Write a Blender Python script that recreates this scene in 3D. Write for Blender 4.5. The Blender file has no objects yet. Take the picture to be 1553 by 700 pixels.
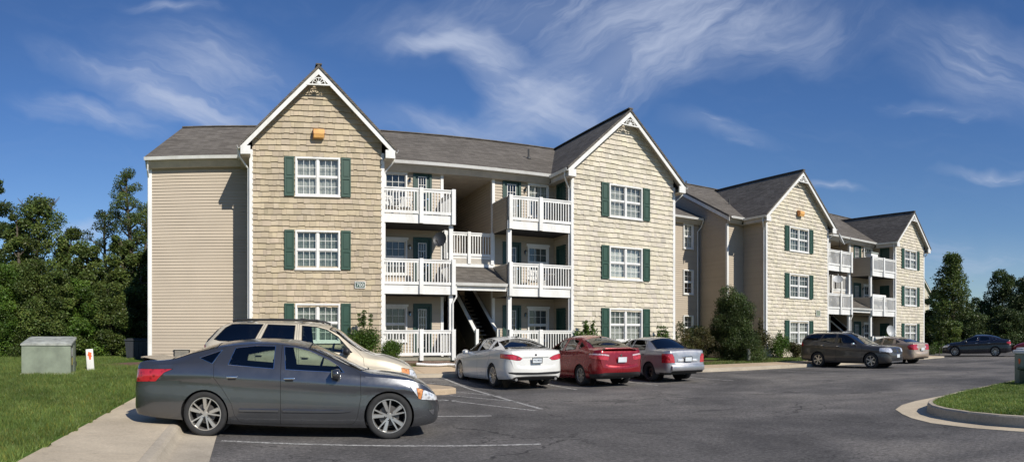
import bpy, bmesh, math, random
import numpy as np
from mathutils import Vector, Matrix
R = math.radians
SC = bpy.context.scene
COL = SC.collection
SUN = Vector((0.37, -1.0, 0.80)).normalized()      # direction towards the sun

# ------------------------------------------------------------ materials
def new_mat(name):
    m = bpy.data.materials.new(name); m.use_nodes = True
    nt = m.node_tree
    return m, nt, nt.nodes['Principled BSDF']
def N(nt, typ, **kw):
    n = nt.nodes.new(typ)
    for k, v in kw.items():
        if k in n.inputs: n.inputs[k].default_value = v
        else: setattr(n, k, v)
    return n
def noise(nt, scale, detail=4, rough=.55, vec=None, dist=0):
    n = nt.nodes.new('ShaderNodeTexNoise'); n.inputs['Scale'].default_value = scale
    n.inputs['Detail'].default_value = detail; n.inputs['Roughness'].default_value = rough
    n.inputs['Distortion'].default_value = dist
    if vec is not None: nt.links.new(vec, n.inputs['Vector'])
    return n
def ocoord(nt, scale=None):
    t = nt.nodes.new('ShaderNodeTexCoord')
    if scale is None: return t.outputs['Object']
    mp = nt.nodes.new('ShaderNodeMapping'); mp.inputs['Scale'].default_value = scale
    nt.links.new(t.outputs['Object'], mp.inputs['Vector'])
    return mp.outputs['Vector']
def ramp(nt, src, stops):
    r = nt.nodes.new('ShaderNodeValToRGB'); e = r.color_ramp.elements
    while len(e) < len(stops): e.new(.5)
    for i, (p, c) in enumerate(stops):
        e[i].position = p; e[i].color = (c if len(c) == 4 else (*c, 1)) if hasattr(c, '__len__') else (c, c, c, 1)
    nt.links.new(src, r.inputs['Fac']); return r
def mixc(nt, fac, a, b, mode='MIX'):
    n = nt.nodes.new('ShaderNodeMix'); n.data_type = 'RGBA'; n.blend_type = mode
    for s, v in ((0, fac), (6, a), (7, b)):
        if hasattr(v, 'is_output') or hasattr(v, 'links'): nt.links.new(v, n.inputs[s])
        elif s == 0: n.inputs[0].default_value = v
        else: n.inputs[s].default_value = (*v, 1) if len(v) == 3 else v
    return n.outputs[2]
def bump(nt, b, src, strength=.3, dist=.01):
    n = nt.nodes.new('ShaderNodeBump'); n.inputs['Strength'].default_value = strength; n.inputs['Distance'].default_value = dist
    nt.links.new(src, n.inputs['Height']); nt.links.new(n.outputs[0], b.inputs['Normal']); return n
def plain(name, col, rough=.6, metal=0, var=.12, vscale=3, bmp=0, bscale=60, spec=.5, coat=0, vary=False):
    m, nt, b = new_mat(name)
    v = ocoord(nt)
    n = noise(nt, vscale, 5, .6, v)
    lo = [c*(1-var) for c in col]; hi = [min(1, c*(1+var)) for c in col]
    c = ramp(nt, n.outputs[0], [(.3, lo), (.7, hi)]).outputs[0]
    if vary:   # per-piece tint stored on the mesh
        a = nt.nodes.new('ShaderNodeAttribute'); a.attribute_name = 'tint'
        c = mixc(nt, 1.0, c, a.outputs['Color'], 'MULTIPLY')
    nt.links.new(c, b.inputs['Base Color'])
    b.inputs['Roughness'].default_value = rough; b.inputs['Metallic'].default_value = metal
    b.inputs['Specular IOR Level'].default_value = spec
    if coat: b.inputs['Coat Weight'].default_value = coat; b.inputs['Coat Roughness'].default_value = .04
    if bmp:
        nb = noise(nt, bscale, 4, .6, v); bump(nt, b, nb.outputs[0], bmp, .01)
    return m
def glassy(name, tint=(.55, .6, .58), refl=1.0, rough=.02):
    """thin pane: see-through with tint, mirror-like at grazing angles"""
    m = bpy.data.materials.new(name); m.use_nodes = True; nt = m.node_tree; nt.nodes.clear()
    o = nt.nodes.new('ShaderNodeOutputMaterial'); t = nt.nodes.new('ShaderNodeBsdfTransparent'); t.inputs[0].default_value = (*tint, 1)
    g = nt.nodes.new('ShaderNodeBsdfGlossy'); g.inputs['Roughness'].default_value = rough; g.inputs[0].default_value = (1, 1, 1, 1)
    f = nt.nodes.new('ShaderNodeFresnel'); f.inputs[0].default_value = 1.5
    ml = nt.nodes.new('ShaderNodeMath'); ml.operation = 'MULTIPLY_ADD'; ml.inputs[1].default_value = 1.6*refl; ml.inputs[2].default_value = .02
    n = noise(nt, 1.3, 2, .5, ocoord(nt)); bp = nt.nodes.new('ShaderNodeBump'); bp.inputs['Strength'].default_value = .02; bp.inputs['Distance'].default_value = .02
    nt.links.new(n.outputs[0], bp.inputs['Height']); nt.links.new(bp.outputs[0], g.inputs['Normal'])
    nt.links.new(f.outputs[0], ml.inputs[0]); ml.use_clamp = True
    x = nt.nodes.new('ShaderNodeMixShader'); nt.links.new(ml.outputs[0], x.inputs[0]); nt.links.new(t.outputs[0], x.inputs[1]); nt.links.new(g.outputs[0], x.inputs[2])
    nt.links.new(x.outputs[0], o.inputs[0]); return m

# ------------------------------------------------------------ mesh building
class MB:
    """collects shapes and links them as ONE mesh object"""
    def __init__(s): s.v = []; s.f = []; s.m = []; s.t = []; s.cur = 0; s.tint = 1.0
    def add(s, vs, fs, mi=None):
        o = len(s.v); s.v += [tuple(p) for p in vs]
        for f in fs: s.f.append(tuple(i+o for i in f)); s.m.append(s.cur if mi is None else mi); s.t.append(s.tint)
        return s
    def box(s, x0, x1, y0, y1, z0, z1, mi=None, M=None):
        vs = [(x, y, z) for z in (z0, z1) for y in (y0, y1) for x in (x0, x1)]
        if M is not None: vs = [M @ Vector(p) for p in vs]
        return s.add(vs, [(0, 2, 3, 1), (4, 5, 7, 6), (0, 1, 5, 4), (2, 6, 7, 3), (0, 4, 6, 2), (1, 3, 7, 5)], mi)
    def bbox(s, x0, x1, y0, y1, z0, z1, b=.01, mi=None, M=None):
        """box with chamfered edges"""
        bm = bmesh.new(); bmesh.ops.create_cube(bm, size=1)
        for v in bm.verts: v.co = Vector(((x0+x1)/2+v.co.x*(x1-x0), (y0+y1)/2+v.co.y*(y1-y0), (z0+z1)/2+v.co.z*(z1-z0)))
        bmesh.ops.bevel(bm, geom=bm.edges[:], offset=b, segments=2, profile=.5, affect='EDGES')
        s.bm(bm, mi, M); return s
    def bm(s, bm, mi=None, M=None):
        bm.verts.index_update()
        s.add([(M @ v.co if M is not None else v.co) for v in bm.verts], [[v.index for v in f.verts] for f in bm.faces], mi); bm.free(); return s
    def bar(s, a, b, w, h=None, mi=None, up=(0, 0, 1)):
        a, b = Vector(a), Vector(b); h = w if h is None else h
        d = (b-a); L = d.length
        if L < 1e-6: return s
        d.normalize(); u = Vector(up)
        if abs(d.dot(u)) > .98: u = Vector((0, 1, 0)) if abs(d.y) < .9 else Vector((1, 0, 0))
        sx = d.cross(u).normalized(); sz = sx.cross(d).normalized()
        vs = [p+sx*i*w/2+sz*j*h/2 for p in (a, b) for (i, j) in ((-1, -1), (1, -1), (1, 1), (-1, 1))]
        return s.add(vs, [(0, 3, 2, 1), (4, 5, 6, 7), (0, 1, 5, 4), (1, 2, 6, 5), (2, 3, 7, 6), (3, 0, 4, 7)], mi)
    def tube(s, pts, r, n=8, mi=None, caps=True):
        pts = [Vector(p) for p in pts]; rs = r if hasattr(r, '__len__') else [r]*len(pts)
        vs = []; ref = None
        for i, p in enumerate(pts):
            d = (pts[min(i+1, len(pts)-1)]-pts[max(i-1, 0)]).normalized()
            if ref is None: ref = Vector((0, 0, 1)) if abs(d.z) < .9 else Vector((1, 0, 0))
            a = (ref-d*ref.dot(d)).normalized(); b = d.cross(a); ref = a
            vs += [p+(a*math.cos(t)+b*math.sin(t))*rs[i] for t in [2*math.pi*k/n for k in range(n)]]
        fs = [(i*n+k, i*n+(k+1) % n, (i+1)*n+(k+1) % n, (i+1)*n+k) for i in range(len(pts)-1) for k in range(n)]
        if caps: fs += [tuple(range(n))[::-1], tuple(range((len(pts)-1)*n, len(pts)*n))]
        return s.add(vs, fs, mi)
    def lathe(s, prof, n=32, axis='z', c=(0, 0, 0), mi=None, M=None):
        c = Vector(c); vs = []
        for (r, h) in prof:
            for k in range(n):
                t = 2*math.pi*k/n; a, b = r*math.cos(t), r*math.sin(t)
                p = Vector((a, b, h)) if axis == 'z' else (Vector((a, h, b)) if axis == 'y' else Vector((h, a, b)))
                p = p+c
                vs.append(M @ p if M is not None else p)
        fs = [(i*n+k, i*n+(k+1) % n, (i+1)*n+(k+1) % n, (i+1)*n+k) for i in range(len(prof)-1) for k in range(n)]
        return s.add(vs, fs, mi)
    def prism(s, poly, y0, y1, mi=None, plane='xz', M=None):
        n = len(poly)
        def P(a, b, y): return (a, y, b) if plane == 'xz' else ((y, a, b) if plane == 'yz' else (a, b, y))
        vs = [P(a, b, y0) for a, b in poly]+[P(a, b, y1) for a, b in poly]
        if M is not None: vs = [M @ Vector(p) for p in vs]
        fs = [tuple(range(n)), tuple(range(2*n-1, n-1, -1))]+[(i, i+n, (i+1) % n+n, (i+1) % n) for i in range(n)]
        return s.add(vs, fs, mi)
    def quad(s, a, b, c, d, mi=None): return s.add([a, b, c, d], [(0, 1, 2, 3)], mi)
    def build(s, name, mats, parent=None, smooth=False, recalc=True, bevel=0, auto=None):
        me = bpy.data.meshes.new(name); me.from_pydata(s.v, [], s.f)
        mats = mats if isinstance(mats, (list, tuple)) else [mats]
        for m in mats: me.materials.append(m)
        me.polygons.foreach_set('material_index', s.m)
        if recalc:
            bm = bmesh.new(); bm.from_mesh(me); bmesh.ops.recalc_face_normals(bm, faces=bm.faces[:]); bm.to_mesh(me); bm.free()
        if any(t != 1.0 for t in s.t):
            at = me.attributes.new('tint', 'FLOAT_COLOR', 'FACE')
            a = np.ones((len(s.t), 4), 'f'); a[:, :3] = np.array([t if hasattr(t, '__len__') else (t, t, t) for t in s.t]); at.data.foreach_set('color', a.ravel())
        if smooth:
            me.polygons.foreach_set('use_smooth', [True]*len(me.polygons))
            me.set_sharp_from_angle(angle=R(auto or 40))
        me.update(); return link(name, me, parent)
def link(name, data, parent=None):
    o = bpy.data.objects.new(name, data); COL.objects.link(o)
    if parent is not None: o.parent = parent
    return o
def raw_mesh(name, V, F, mats, parent=None, mi=None, tint=None, smooth=False):
    """V: (n,3) array, F: (m,k) int array"""
    me = bpy.data.meshes.new(name); V = np.asarray(V, 'f'); F = np.asarray(F, 'i')
    k = F.shape[1]; me.vertices.add(len(V)); me.vertices.foreach_set('co', V.ravel())
    me.loops.add(F.size); me.loops.foreach_set('vertex_index', F.ravel())
    me.polygons.add(len(F)); me.polygons.foreach_set('loop_start', np.arange(0, F.size, k, dtype='i'))
    for m in (mats if isinstance(mats, (list, tuple)) else [mats]): me.materials.append(m)
    if mi is not None: me.polygons.foreach_set('material_index', np.asarray(mi, 'i'))
    if smooth: me.polygons.foreach_set('use_smooth', [True]*len(F))
    if tint is not None:
        at = me.attributes.new('tint', 'FLOAT_COLOR', 'FACE'); a = np.ones((len(F), 4), 'f'); a[:, :3] = tint; at.data.foreach_set('color', a.ravel())
    me.update(calc_edges=True); return link(name, me, parent)
def thing(name, label, cat, loc=(0, 0, 0), rz=0, group=None):
    o = bpy.data.objects.new(name, None); COL.objects.link(o); o.empty_display_size = .3
    o.location = loc; o.rotation_euler = (0, 0, rz); o['label'] = label; o['category'] = cat
    if group: o['group'] = group
    return o
def tag(o, label=None, cat=None, group=None, kind=None):
    for k, v in (('label', label), ('category', cat), ('group', group), ('kind', kind)):
        if v: o[k] = v
    return o
def text_bm(body, size, extrude=.002):
    c = bpy.data.curves.new('lettering', 'FONT'); c.body = body; c.size = size; c.extrude = extrude; c.align_x = 'CENTER'; c.align_y = 'CENTER'; c.resolution_u = 3
    o = bpy.data.objects.new('lettering', c); COL.objects.link(o); bpy.context.view_layer.update()
    dg = bpy.context.evaluated_depsgraph_get(); me = bpy.data.meshes.new_from_object(o.evaluated_get(dg))
    bm = bmesh.new(); bm.from_mesh(me); bpy.data.objects.remove(o); bpy.data.curves.remove(c); bpy.data.meshes.remove(me); return bm
def sstep(a, b, x):
    t = np.clip((np.asarray(x, float)-a)/(b-a), 0, 1); return t*t*(3-2*t)
def pchip(pts):
    pts = sorted(pts); x = np.array([p[0] for p in pts], float); y = np.array([p[1] for p in pts], float)
    h = np.diff(x); d = np.diff(y)/h; m = np.zeros(len(x))
    for i in range(1, len(x)-1):
        if d[i-1]*d[i] > 0:
            w1, w2 = 2*h[i]+h[i-1], h[i]+2*h[i-1]; m[i] = (w1+w2)/(w1/d[i-1]+w2/d[i])
    m[0], m[-1] = d[0], d[-1]
    def f(t):
        t = min(max(t, x[0]), x[-1]); i = min(int(np.searchsorted(x, t, 'right'))-1, len(h)-1); s = (t-x[i])/h[i]
        return float((1+2*s)*(1-s)**2*y[i]+s*(1-s)**2*h[i]*m[i]+s*s*(3-2*s)*y[i+1]+s*s*(s-1)*h[i]*m[i+1])
    return f
# ------------------------------------------------------------ material library
M = {}
def paint(name, col, metal=.5, rough=.32):
    m, nt, b = new_mat(name)
    v = ocoord(nt); n = noise(nt, 1.1, 6, .65, v)
    c = ramp(nt, n.outputs[0], [(.35, [x*.93 for x in col]), (.65, [min(1, x*1.04) for x in col])])
    nt.links.new(c.outputs[0], b.inputs['Base Color'])
    dz = noise(nt, 4, 8, .7, v); dr = ramp(nt, dz.outputs[0], [(.3, rough*.85), (.75, min(1, rough*1.5))]); nt.links.new(dr.outputs[0], b.inputs['Roughness'])
    b.inputs['Metallic'].default_value = metal
    b.inputs['Coat Weight'].default_value = .8; b.inputs['Coat Roughness'].default_value = .05
    return m
M['gunmetal'] = paint('gunmetal_paint', (.118, .122, .130), .75, .20)
M['gold'] = paint('champagne_paint', (.60, .53, .40), .35, .4)
M['pearl'] = paint('white_paint', (.66, .65, .61), 0, .3)
M['redp'] = paint('red_paint', (.27, .008, .014), .45, .25)
M['silver'] = paint('silver_paint', (.40, .40, .41), .7, .34)
M['brownp'] = paint('dark_taupe_paint', (.075, .068, .062), .5, .35)
M['tan'] = paint('tan_metallic_paint', (.42, .33, .25), .5, .38)
M['blackp'] = paint('black_paint', (.012, .013, .022), .2, .25)
M['red2'] = paint('maroon_paint', (.25, .02, .02), .3, .3)
M['black'] = plain('black_plastic', (.018, .018, .019), .55, bmp=.1)
M['rubber'] = plain('tyre_rubber', (.022, .022, .022), .85, var=.35, vscale=9, bmp=.3, bscale=90)
M['seam'] = plain('door_gap_shadow_rubber', (.006, .006, .006), .9)
M['cabin'] = plain('cabin_cloth', (.035, .035, .038), .9, bmp=.3, bscale=200)
M['cabin_tan'] = plain('cabin_cloth_beige', (.16, .14, .11), .9, bmp=.3, bscale=200)
M['alloy'] = plain('alloy_wheel', (.62, .60, .56), .32, .85, var=.1, vscale=12)
M['steel'] = plain('dark_steel_wheel', (.05, .05, .052), .5, .6)
M['disc'] = plain('brake_disc', (.16, .15, .14), .5, .8)
M['chrome'] = plain('chrome', (.75, .75, .76), .12, 1, var=.03)
M['autoglass'] = glassy('car_window_glass', (.74, .84, .76), .8)
M['tintglass'] = glassy('tinted_car_glass', (.05, .055, .055), .9)
M['lens_clear'] = plain('headlamp_lens', (.62, .64, .66), .08, .6, coat=1)
M['lens_red'] = plain('tail_lamp_lens', (.45, .015, .02), .12, .1, coat=1)
M['lens_pink'] = plain('tail_lamp_clear_band', (.62, .30, .30), .15, .2, coat=1)
M['lens_amber'] = plain('turn_lamp_lens', (.75, .23, .04), .15, .1, coat=1)
M['platew'] = plain('licence_plate', (.62, .66, .68), .4)
M['ink'] = plain('plate_ink', (.04, .06, .12), .5)
# ---- building
def trimwhite():
    m, nt, b = new_mat('white_vinyl_trim'); v = ocoord(nt)
    n1 = noise(nt, 1.6, 6, .7, ocoord(nt, (1, 1, .35))); n2 = noise(nt, 7, 6, .75, v, .5)
    c = ramp(nt, n1.outputs[0], [(.3, (.60, .59, .55)), (.55, (.74, .735, .71))]).outputs[0]
    c = mixc(nt, ramp(nt, n2.outputs[0], [(.60, 0), (.72, .55)]).outputs[0], c, (.36, .34, .30))
    nt.links.new(c, b.inputs['Base Color']); b.inputs['Roughness'].default_value = .5; return m
M['white'] = trimwhite()
M['lap'] = plain('tan_lap_siding', (.42, .352, .268), .6, var=.06, vscale=.7, bmp=.06, bscale=40, vary=True)
M['shake'] = plain('cream_shake_siding', (.435, .360, .255), .75, var=.14, vscale=1.2, bmp=.5, bscale=70, vary=True)
M['shake_pale'] = plain('pale_cream_shake_siding', (.575, .522, .418), .75, var=.11, vscale=1.2, bmp=.5, bscale=70, vary=True)
M['green'] = plain('green_painted_wood', (.012, .054, .034), .5, var=.1)
M['pane'] = glassy('window_glass', (.90, .93, .91), .55)
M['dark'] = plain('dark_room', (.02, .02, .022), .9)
M['curtain'] = plain('white_curtain', (.54, .54, .51), .9, var=.06, vscale=8)
M['blind'] = plain('grey_blinds', (.29, .32, .29), .8, var=.15, vscale=8)
M['dimblind'] = plain('shade_toned_blinds', (.10, .11, .11), .8, var=.12, vscale=8)  # darker copy of the blinds: shade of recessed windows put into the colour
M['doorgreen'] = plain('dark_green_door', (.012, .048, .036), .45, var=.1)
M['soffit'] = plain('soffit', (.46, .42, .36), .7)
M['wood'] = plain('weathered_deck_board', (.25, .21, .17), .8, var=.3, vscale=8)
M['brick'] = plain('brick_base', (.23, .16, .125), .85, var=.3, vscale=9, bmp=.4, bscale=25)
M['pipe'] = plain('dark_vent_pipe', (.05, .05, .05), .6)
M['amber'] = plain('orange_lamp_lens', (.95, .50, .16), .2, .15, coat=.6)
M['copper'] = plain('copper_lamp_hood', (.5, .22, .08), .35, .5)
def shingles():
    m, nt, b = new_mat('asphalt_shingles')
    v = ocoord(nt)
    sx = nt.nodes.new('ShaderNodeSeparateXYZ'); nt.links.new(v, sx.inputs[0])
    # courses run along the slope (height) and tabs along the plan direction
    mt = nt.nodes.new('ShaderNodeMath'); mt.operation = 'ADD'; nt.links.new(sx.outputs[0], mt.inputs[0]); nt.links.new(sx.outputs[1], mt.inputs[1])
    cb = nt.nodes.new('ShaderNodeCombineXYZ'); nt.links.new(mt.outputs[0], cb.inputs[0]); nt.links.new(sx.outputs[2], cb.inputs[1])
    br = nt.nodes.new('ShaderNodeTexBrick'); nt.links.new(cb.outputs[0], br.inputs['Vector'])
    br.inputs['Scale'].default_value = 1; br.inputs['Brick Width'].default_value = .30; br.inputs['Row Height'].default_value = .068
    br.inputs['Mortar Size'].default_value = .004; br.inputs['Bias'].default_value = 0
    br.inputs['Color1'].default_value = (.105, .093, .080, 1); br.inputs['Color2'].default_value = (.175, .158, .138, 1); br.inputs['Mortar'].default_value = (.05, .045, .04, 1)
    n = noise(nt, .5, 4, .6, v); n2 = noise(nt, 60, 3, .7, v)
    c = mixc(nt, .55, br.outputs[0], ramp(nt, n.outputs[0], [(.3, .75), (.7, 1.2)]).outputs[0], 'MULTIPLY')
    c = mixc(nt, .5, c, ramp(nt, n2.outputs[0], [(.3, .6), (.7, 1.3)]).outputs[0], 'MULTIPLY')
    nt.links.new(c, b.inputs['Base Color']); b.inputs['Roughness'].default_value = .95; b.inputs['Specular IOR Level'].default_value = .2
    bump(nt, b, br.outputs['Fac'], .5, .01); return m
M['roof'] = shingles()
# ---- site
def asphalt():
    m, nt, b = new_mat('asphalt'); v = ocoord(nt)
    n1 = noise(nt, .16, 5, .6, v, 1.0); n2 = noise(nt, .9, 6, .65, v, .4); n3 = noise(nt, 45, 4, .75, v); n4 = noise(nt, 9, 5, .7, v)
    c = ramp(nt, n1.outputs[0], [(.34, (.062, .059, .057)), (.48, (.112, .105, .099)), (.64, (.175, .161, .145))]).outputs[0]
    c = mixc(nt, .75, c, ramp(nt, n2.outputs[0], [(.3, .62), (.7, 1.3)]).outputs[0], 'MULTIPLY')
    c = mixc(nt, .8, c, ramp(nt, n3.outputs[0], [(.25, .45), (.75, 1.6)]).outputs[0], 'MULTIPLY')
    n5 = noise(nt, 16, 3, .8, v); c = mixc(nt, .7, c, ramp(nt, n5.outputs[0], [(.34, .40), (.5, .95), (.66, 1.6)]).outputs[0], 'MULTIPLY')
    c = mixc(nt, .5, c, ramp(nt, n4.outputs[0], [(.3, .7), (.7, 1.3)]).outputs[0], 'MULTIPLY')
    # cracks: warped cell borders, only in places
    wv = nt.nodes.new('ShaderNodeVectorMath'); wv.operation = 'MULTIPLY_ADD'
    nw = noise(nt, 1.2, 4, .7, v); nt.links.new(nw.outputs['Color'], wv.inputs[0]); wv.inputs[1].default_value = (1.1, 1.1, 0); nt.links.new(v, wv.inputs[2])
    for sc, w, lo, hi in ((.30, .006, .45, .55), (.9, .012, .55, .62)):
        vo = nt.nodes.new('ShaderNodeTexVoronoi'); vo.feature = 'DISTANCE_TO_EDGE'; vo.inputs['Scale'].default_value = sc; nt.links.new(wv.outputs[0], vo.inputs['Vector'])
        cr = ramp(nt, vo.outputs['Distance'], [(0, 1), (w, 0)])
        mk = noise(nt, .35, 2, .5, v); mr = ramp(nt, mk.outputs[0], [(lo, 0), (hi, 1)])
        mm = nt.nodes.new('ShaderNodeMath'); mm.operation = 'MULTIPLY'; nt.links.new(cr.outputs[0], mm.inputs[0]); nt.links.new(mr.outputs[0], mm.inputs[1])
        c = mixc(nt, mm.outputs[0], c, (.022, .021, .02))
    # pale scuffs
    ns = noise(nt, 2.6, 8, .75, ocoord(nt, (1, .35, 1)), 2.5); sr = ramp(nt, ns.outputs[0], [(.66, 0), (.74, .6)])
    c = mixc(nt, sr.outputs[0], c, (.17, .155, .14))
    no = noise(nt, .55, 5, .6, v, .8); orr = ramp(nt, no.outputs[0], [(.62, 0), (.69, .65)]); c = mixc(nt, orr.outputs[0], c, (.035, .033, .032))
    nt.links.new(c, b.inputs['Base Color']); b.inputs['Roughness'].default_value = .88; b.inputs['Specular IOR Level'].default_value = .35
    bump(nt, b, n3.outputs[0], .5, .012); return m
M['asphalt'] = asphalt()
def concrete(name, col, seams=None):
    m, nt, b = new_mat(name); v = ocoord(nt)
    n1 = noise(nt, .7, 5, .65, v); n2 = noise(nt, 30, 5, .75, v); n3 = noise(nt, 5, 6, .7, v, .5)
    c = ramp(nt, n1.outputs[0], [(.3, [x*.78 for x in col]), (.7, [x*1.12 for x in col])]).outputs[0]
    c = mixc(nt, .6, c, ramp(nt, n2.outputs[0], [(.3, .7), (.7, 1.25)]).outputs[0], 'MULTIPLY')
    c = mixc(nt, .7, c, ramp(nt, n3.outputs[0], [(.22, .7), (.42, 1.0), (.75, 1.06)]).outputs[0], 'MULTIPLY')
    nt.links.new(c, b.inputs['Base Color']); b.inputs['Roughness'].default_value = .9; b.inputs['Specular IOR Level'].default_value = .3
    bump(nt, b, n2.outputs[0], .35, .006); return m
M['walk'] = concrete('sidewalk_concrete', (.54, .455, .33))
M['walk_tan'] = concrete('tan_sidewalk_concrete', (.50, .385, .26))
M['kerb'] = concrete('kerb_concrete', (.45, .39, .30))
M['stripe'] = None
def worn_paint():
    m, nt, b = new_mat('worn_white_marking'); v = ocoord(nt)
    n = noise(nt, 14, 6, .75, v, .6); r = ramp(nt, n.outputs[0], [(.40, (.09, .086, .082)), (.57, (.50, .49, .46))])
    nt.links.new(r.outputs[0], b.inputs['Base Color']); b.inputs['Roughness'].default_value = .8; return m
M['stripe'] = worn_paint()
def soil():
    m, nt, b = new_mat('lawn_soil'); v = ocoord(nt)
    n1 = noise(nt, .5, 5, .6, v); n2 = noise(nt, 12, 6, .7, v)
    c = ramp(nt, n1.outputs[0], [(.3, (.06, .115, .02)), (.55, (.09, .15, .03)), (.75, (.16, .155, .06))]).outputs[0]
    c = mixc(nt, .7, c, ramp(nt, n2.outputs[0], [(.3, .5), (.7, 1.4)]).outputs[0], 'MULTIPLY')
    nt.links.new(c, b.inputs['Base Color']); b.inputs['Roughness'].default_value = .95; b.inputs['Specular IOR Level'].default_value = .1
    bump(nt, b, n2.outputs[0], .8, .05); return m
M['lawn'] = soil()
M['mulch'] = plain('brown_mulch', (.13, .07, .045), .95, var=.5, vscale=14, bmp=1, bscale=30)
def leafmat(name, c1, c2, trans=.25):
    m, nt, b = new_mat(name)
    a = nt.nodes.new('ShaderNodeAttribute'); a.attribute_name = 'tint'
    n = noise(nt, 1.0, 3, .6, ocoord(nt)); c = ramp(nt, n.outputs[0], [(.35, c1), (.65, c2)]).outputs[0]
    c = mixc(nt, 1.0, c, a.outputs['Color'], 'MULTIPLY')
    nt.links.new(c, b.inputs['Base Color']); b.inputs['Roughness'].default_value = .5; b.inputs['Specular IOR Level'].default_value = .35
    t = nt.nodes.new('ShaderNodeBsdfTranslucent'); nt.links.new(c, t.inputs[0])
    x = nt.nodes.new('ShaderNodeMixShader'); x.inputs[0].default_value = trans
    o = nt.nodes['Material Output']; nt.links.new(b.outputs[0], x.inputs[1]); nt.links.new(t.outputs[0], x.inputs[2]); nt.links.new(x.outputs[0], o.inputs[0]); return m
M['leaf'] = leafmat('tree_leaves', (.062, .096, .024), (.112, .152, .040))
M['leaf_dark'] = leafmat('dark_leaves', (.044, .070, .022), (.070, .102, .032))
M['leaf_bright'] = leafmat('shrub_leaves', (.05, .10, .016), (.09, .15, .025))
M['leaf_brown'] = leafmat('brownish_hedge_leaves', (.055, .058, .02), (.09, .075, .03))
M['grass'] = leafmat('grass_blades', (.108, .168, .034), (.172, .235, .056), .3)
M['bark'] = plain('bark', (.10, .08, .06), .95, var=.3, vscale=6, bmp=.8, bscale=12)
M['boxgreen'] = plain('grey_green_cabinet_paint', (.195, .225, .165), .6, var=.22, vscale=2.5)
M['boxtop'] = plain('lit_cabinet_top', (.33, .34, .30), .7, var=.35, vscale=4)  # paler than the housing: light on the cabinet top put into its colour
M['pad'] = concrete('pad_concrete', (.30, .28, .22))
M['orange'] = plain('orange_sticker', (.75, .13, .03), .6)
M['yellow'] = plain('yellow_sticker', (.62, .5, .12), .6)
M['bin'] = plain('dark_bin_plastic', (.022, .026, .032), .6)
M['dish'] = plain('dish_grey', (.46, .47, .47), .45, var=.08)
M['dishdark'] = plain('dish_dark', (.02, .022, .026), .5)

def lens(name, dark, light, sc):
    """moulded lamp lens: reflector cells behind a clear cover"""
    m, nt, b = new_mat(name); v = ocoord(nt)
    vo = nt.nodes.new('ShaderNodeTexVoronoi'); vo.inputs['Scale'].default_value = sc; nt.links.new(v, vo.inputs['Vector'])
    n = noise(nt, sc*.45, 3, .6, v, .5); a = mth_(nt, 'ADD', vo.outputs['Distance'], n.outputs[0])
    c = ramp(nt, a, [(.45, dark), (.95, light)]); nt.links.new(c.outputs[0], b.inputs['Base Color'])
    b.inputs['Roughness'].default_value = .16; b.inputs['Metallic'].default_value = .3; b.inputs['Coat Weight'].default_value = 1; b.inputs['Coat Roughness'].default_value = .02
    bump(nt, b, vo.outputs['Distance'], .35, .02); return m
def mth_(nt, op, a, b):
    n = nt.nodes.new('ShaderNodeMath'); n.operation = op; nt.links.new(a, n.inputs[0]); nt.links.new(b, n.inputs[1]); return n.outputs[0]
M['lens_clear'] = lens('headlamp_lens', (.10, .10, .11), (.85, .85, .86), 16)
M['lens_red'] = lens('tail_lamp_lens', (.14, .004, .008), (.60, .03, .04), 14)
M['lens_pink'] = lens('tail_lamp_clear_band', (.35, .10, .10), (.80, .55, .53), 16)
M['lens_amber'] = lens('turn_lamp_lens', (.40, .07, .02), (.85, .36, .12), 18)
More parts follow.
